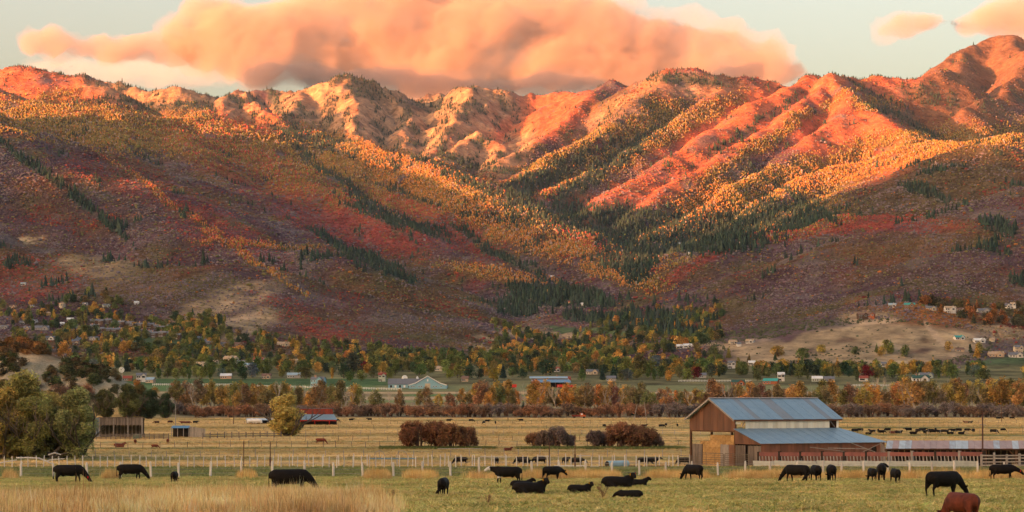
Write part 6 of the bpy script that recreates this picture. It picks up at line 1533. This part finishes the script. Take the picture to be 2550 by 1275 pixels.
cloud('cloud', L, CG, 60, 'blue grey layer painted as shade under the big bank above the rocky bowl skyline', .7, 8)
L = [(1820,185,D-900,60,34),(1860,175,D-900,45,30),(1790,190,D-900,45,22)]
L2 = [(2250,60,14000,40,26),(2300,55,14000,55,22),(2215,80,14000,30,12),(2420,60,14000,60,18),(2480,50,14000,70,35),(2550,40,14000,80,42),(2620,40,14000,80,44),(2520,75,14000,70,18)]
cloud('cloud', L2, CM, 28, 'small pink cloud beside the high peak on the right', .7, 21, .6)
cloud('cloud', L, CG, 40, 'small grey puff with shade in its colour at the right end of the big bank', .5, 15, .6)
L3 = [(150,170,D+1500,90,16),(300,185,D+1500,110,20),(420,190,D+1500,120,34),(500,185,D+1500,70,34),(350,160,D+1500,100,14)]
cloud('cloud', L3, CT, 50, 'thin pale grey cloud veil beneath the orange bank on the left', .9, 31)

# air: one closed box of even thin haze round everything on the ground
hz = bpy.data.materials.new('haze'); hz.use_nodes = True; nt = hz.node_tree; nt.nodes.remove(nt.nodes['Principled BSDF'])
v = nt.nodes.new('ShaderNodeVolumePrincipled'); v.inputs['Color'].default_value = (.80, .88, 1.0, 1); v.inputs['Density'].default_value = 0.65e-5
v.inputs['Anisotropy'].default_value = .2
nt.links.new(v.outputs[0], nt.nodes['Material Output'].inputs['Volume'])
bm = bmesh.new(); bmesh.ops.create_cube(bm, size=1.0)
for q in bm.verts: q.co = Vector((-14000 if q.co.x < 0 else 9000, -12000 if q.co.y < 0 else 12900, -60 if q.co.z < 0 else 2300))
me = bpy.data.meshes.new('haze'); bm.to_mesh(me); bm.free()
tag(obj('haze', me, hz), kind='stuff')
# ---- the range on the far side of the valley, behind the camera: its skyline throws the morning shadow
SH = [(-600,420,4700),(0,420,4800),(150,425,5000),(300,445,5600),(480,505,5300),(620,525,5200),(760,580,4850),(900,630,4600),(1050,655,5000),(1250,640,5100),(1450,670,5300),(1620,690,5300),(1750,600,5700),(1850,545,5800),(1950,505,6100),(2080,480,6200),(2200,460,6200),(2330,410,6200),(2450,400,5500),(2560,420,5700),(2750,330,6200),(3200,300,6300)]
DB = 5200.0                                    # distance of that range toward the sun
sh = Vector((SUN.x, SUN.y)).normalized(); sp = Vector((-sh.y, sh.x))
prof = []
for px_, py_, d_ in SH:
    x, y, z = P(px_, py_, d_); p = Vector((x, y))
    L = DB - p.dot(sh); prof.append((p.dot(sp), z + L * math.tan(SUN_EL)))
prof.sort()
us = np.linspace(-9000, 9000, 240); ts = np.linspace(-2200, 2600, 50)
U, T = np.meshgrid(us, ts)
crest = np.interp(U, [a for a, _ in prof], [b for _, b in prof])
crest = crest + 18 * fbm(U / 200, U * 0 + 3.3, 3)
base = 20.0
Hh = base + (crest - base) * np.clip(1 - np.abs(T) / 2150, 0, 1) ** 1.15 + (ridged(U / 900, T / 900, 4) - .6) * 120 * smooth(60, 700, np.abs(T)) * smooth(2400, 1500, np.abs(T))
Xb = sh.x * (DB + T) + sp.x * U; Yb = sh.y * (DB + T) + sp.y * U
ii = np.arange(U.size).reshape(U.shape)
FB = np.stack([ii[:-1, :-1], ii[1:, :-1], ii[1:, 1:], ii[:-1, 1:]], -1).reshape(-1, 4)
me = mesh_np('eastern_range', np.stack([Xb, Yb, Hh], -1).reshape(-1, 3), FB, True)
tag(obj('eastern_range', me, surf('range_scrub', (.15, .11, .08), (.09, .075, .055), .004)), 'brown mountain range across the valley', kind='structure')
# ================================================================== labels that single out each repeat
bpy.context.view_layer.update()
LAND = [(45,'left edge'),(300,'windmill'),(457,'pink house'),(565,'pale shed roof'),(719,'lone yellow willow'),(793,'blue farmhouse'),(952,'red roofed cottage'),(1060,'blue stable'),(1180,'largest brown shrub clump'),(1372,'pole barn'),(1475,'slate roofed cream house'),(1610,'leaning poles'),(1768,'barn gable'),(1838,'red log house'),(1925,'teal roofed house'),(2040,'right end of the barn roof'),(2200,'start of the rusty shed'),(2292,'green roofed white house'),(2447,'tall dark pole'),(2540,'right edge')]
ORD = ['first', 'second', 'third', 'fourth', 'fifth', 'sixth', 'seventh', 'eighth', 'ninth', 'tenth', 'eleventh', 'twelfth', 'thirteenth', 'fourteenth', 'fifteenth', 'sixteenth', 'seventeenth', 'eighteenth', 'nineteenth', 'twentieth', 'twenty-first', 'twenty-second', 'twenty-third', 'twenty-fourth', 'twenty-fifth', 'twenty-sixth', 'twenty-seventh', 'twenty-eighth', 'twenty-ninth', 'thirtieth']
todo = {}
for o in COL.objects:
    l = o.get('label')
    if l and '|' in l and o.parent is None:
        a = l.split('|'); x, y, z = o.location
        px = CX + FPX * x / y; py = HY - FPX * (z - CAMZ) / y
        if a[0] in ('V', 'H', 'C'): kind, where = a[1], a[2]
        else: kind = (a[0] + ' ' + a[1]) if a[0] in ('rust', 'grey', 'brown') and 'thicket' in a[1] else a[1]; where = a[2]
        near = min(LAND, key=lambda q: abs(q[0] - px)); dx = px - near[0]
        todo.setdefault((kind, where, near[1], ''), []).append((px, o))
for (kind, where, lm, _), its in todo.items():
    its.sort(key=lambda q: q[0]); n = len(its)
    short = where.replace('in the village below the left foothills', 'in the left village').replace('on the slopes at the right', 'on the right slope').replace('in the distant herd beyond the rusty roof', 'in the far herd')
    for i, (px, o) in enumerate(its):
        mid = [q for q in LAND if q[1] == lm][0][0]
        base = kind + ' ' + short
        if n == 1: lab = base + (', left of' if px < mid - 12 else ', right of' if px > mid + 12 else ', in line with') + ' the ' + lm
        else: lab = ORD[min(i, 29)] + ' from left of ' + kind + 's ' + short.replace('behind the thicket', 'behind thicket') + ' near the ' + lm
        w_ = lab.split()
        if len(w_) > 16: lab = lab.replace('leafless thicket ', 'thicket ').replace('pale limbed leafless cottonwood', 'leafless cottonwood').replace('largest brown shrub clump', 'brown shrub clump').replace('slate roofed cream house', 'cream house').replace('right end of the barn roof', 'barn roof end').replace('green roofed white house', 'green roofed house').replace('start of the rusty shed', 'rusty shed').replace('single ', '').replace('in the middle of the valley', 'mid valley').replace('near the mountain foot', 'at mountain foot').replace('far across the middle pasture', 'far off').replace('at the far edge of the pasture', 'at pasture edge').replace(' the ', ' ', 1)
        o['label'] = lab
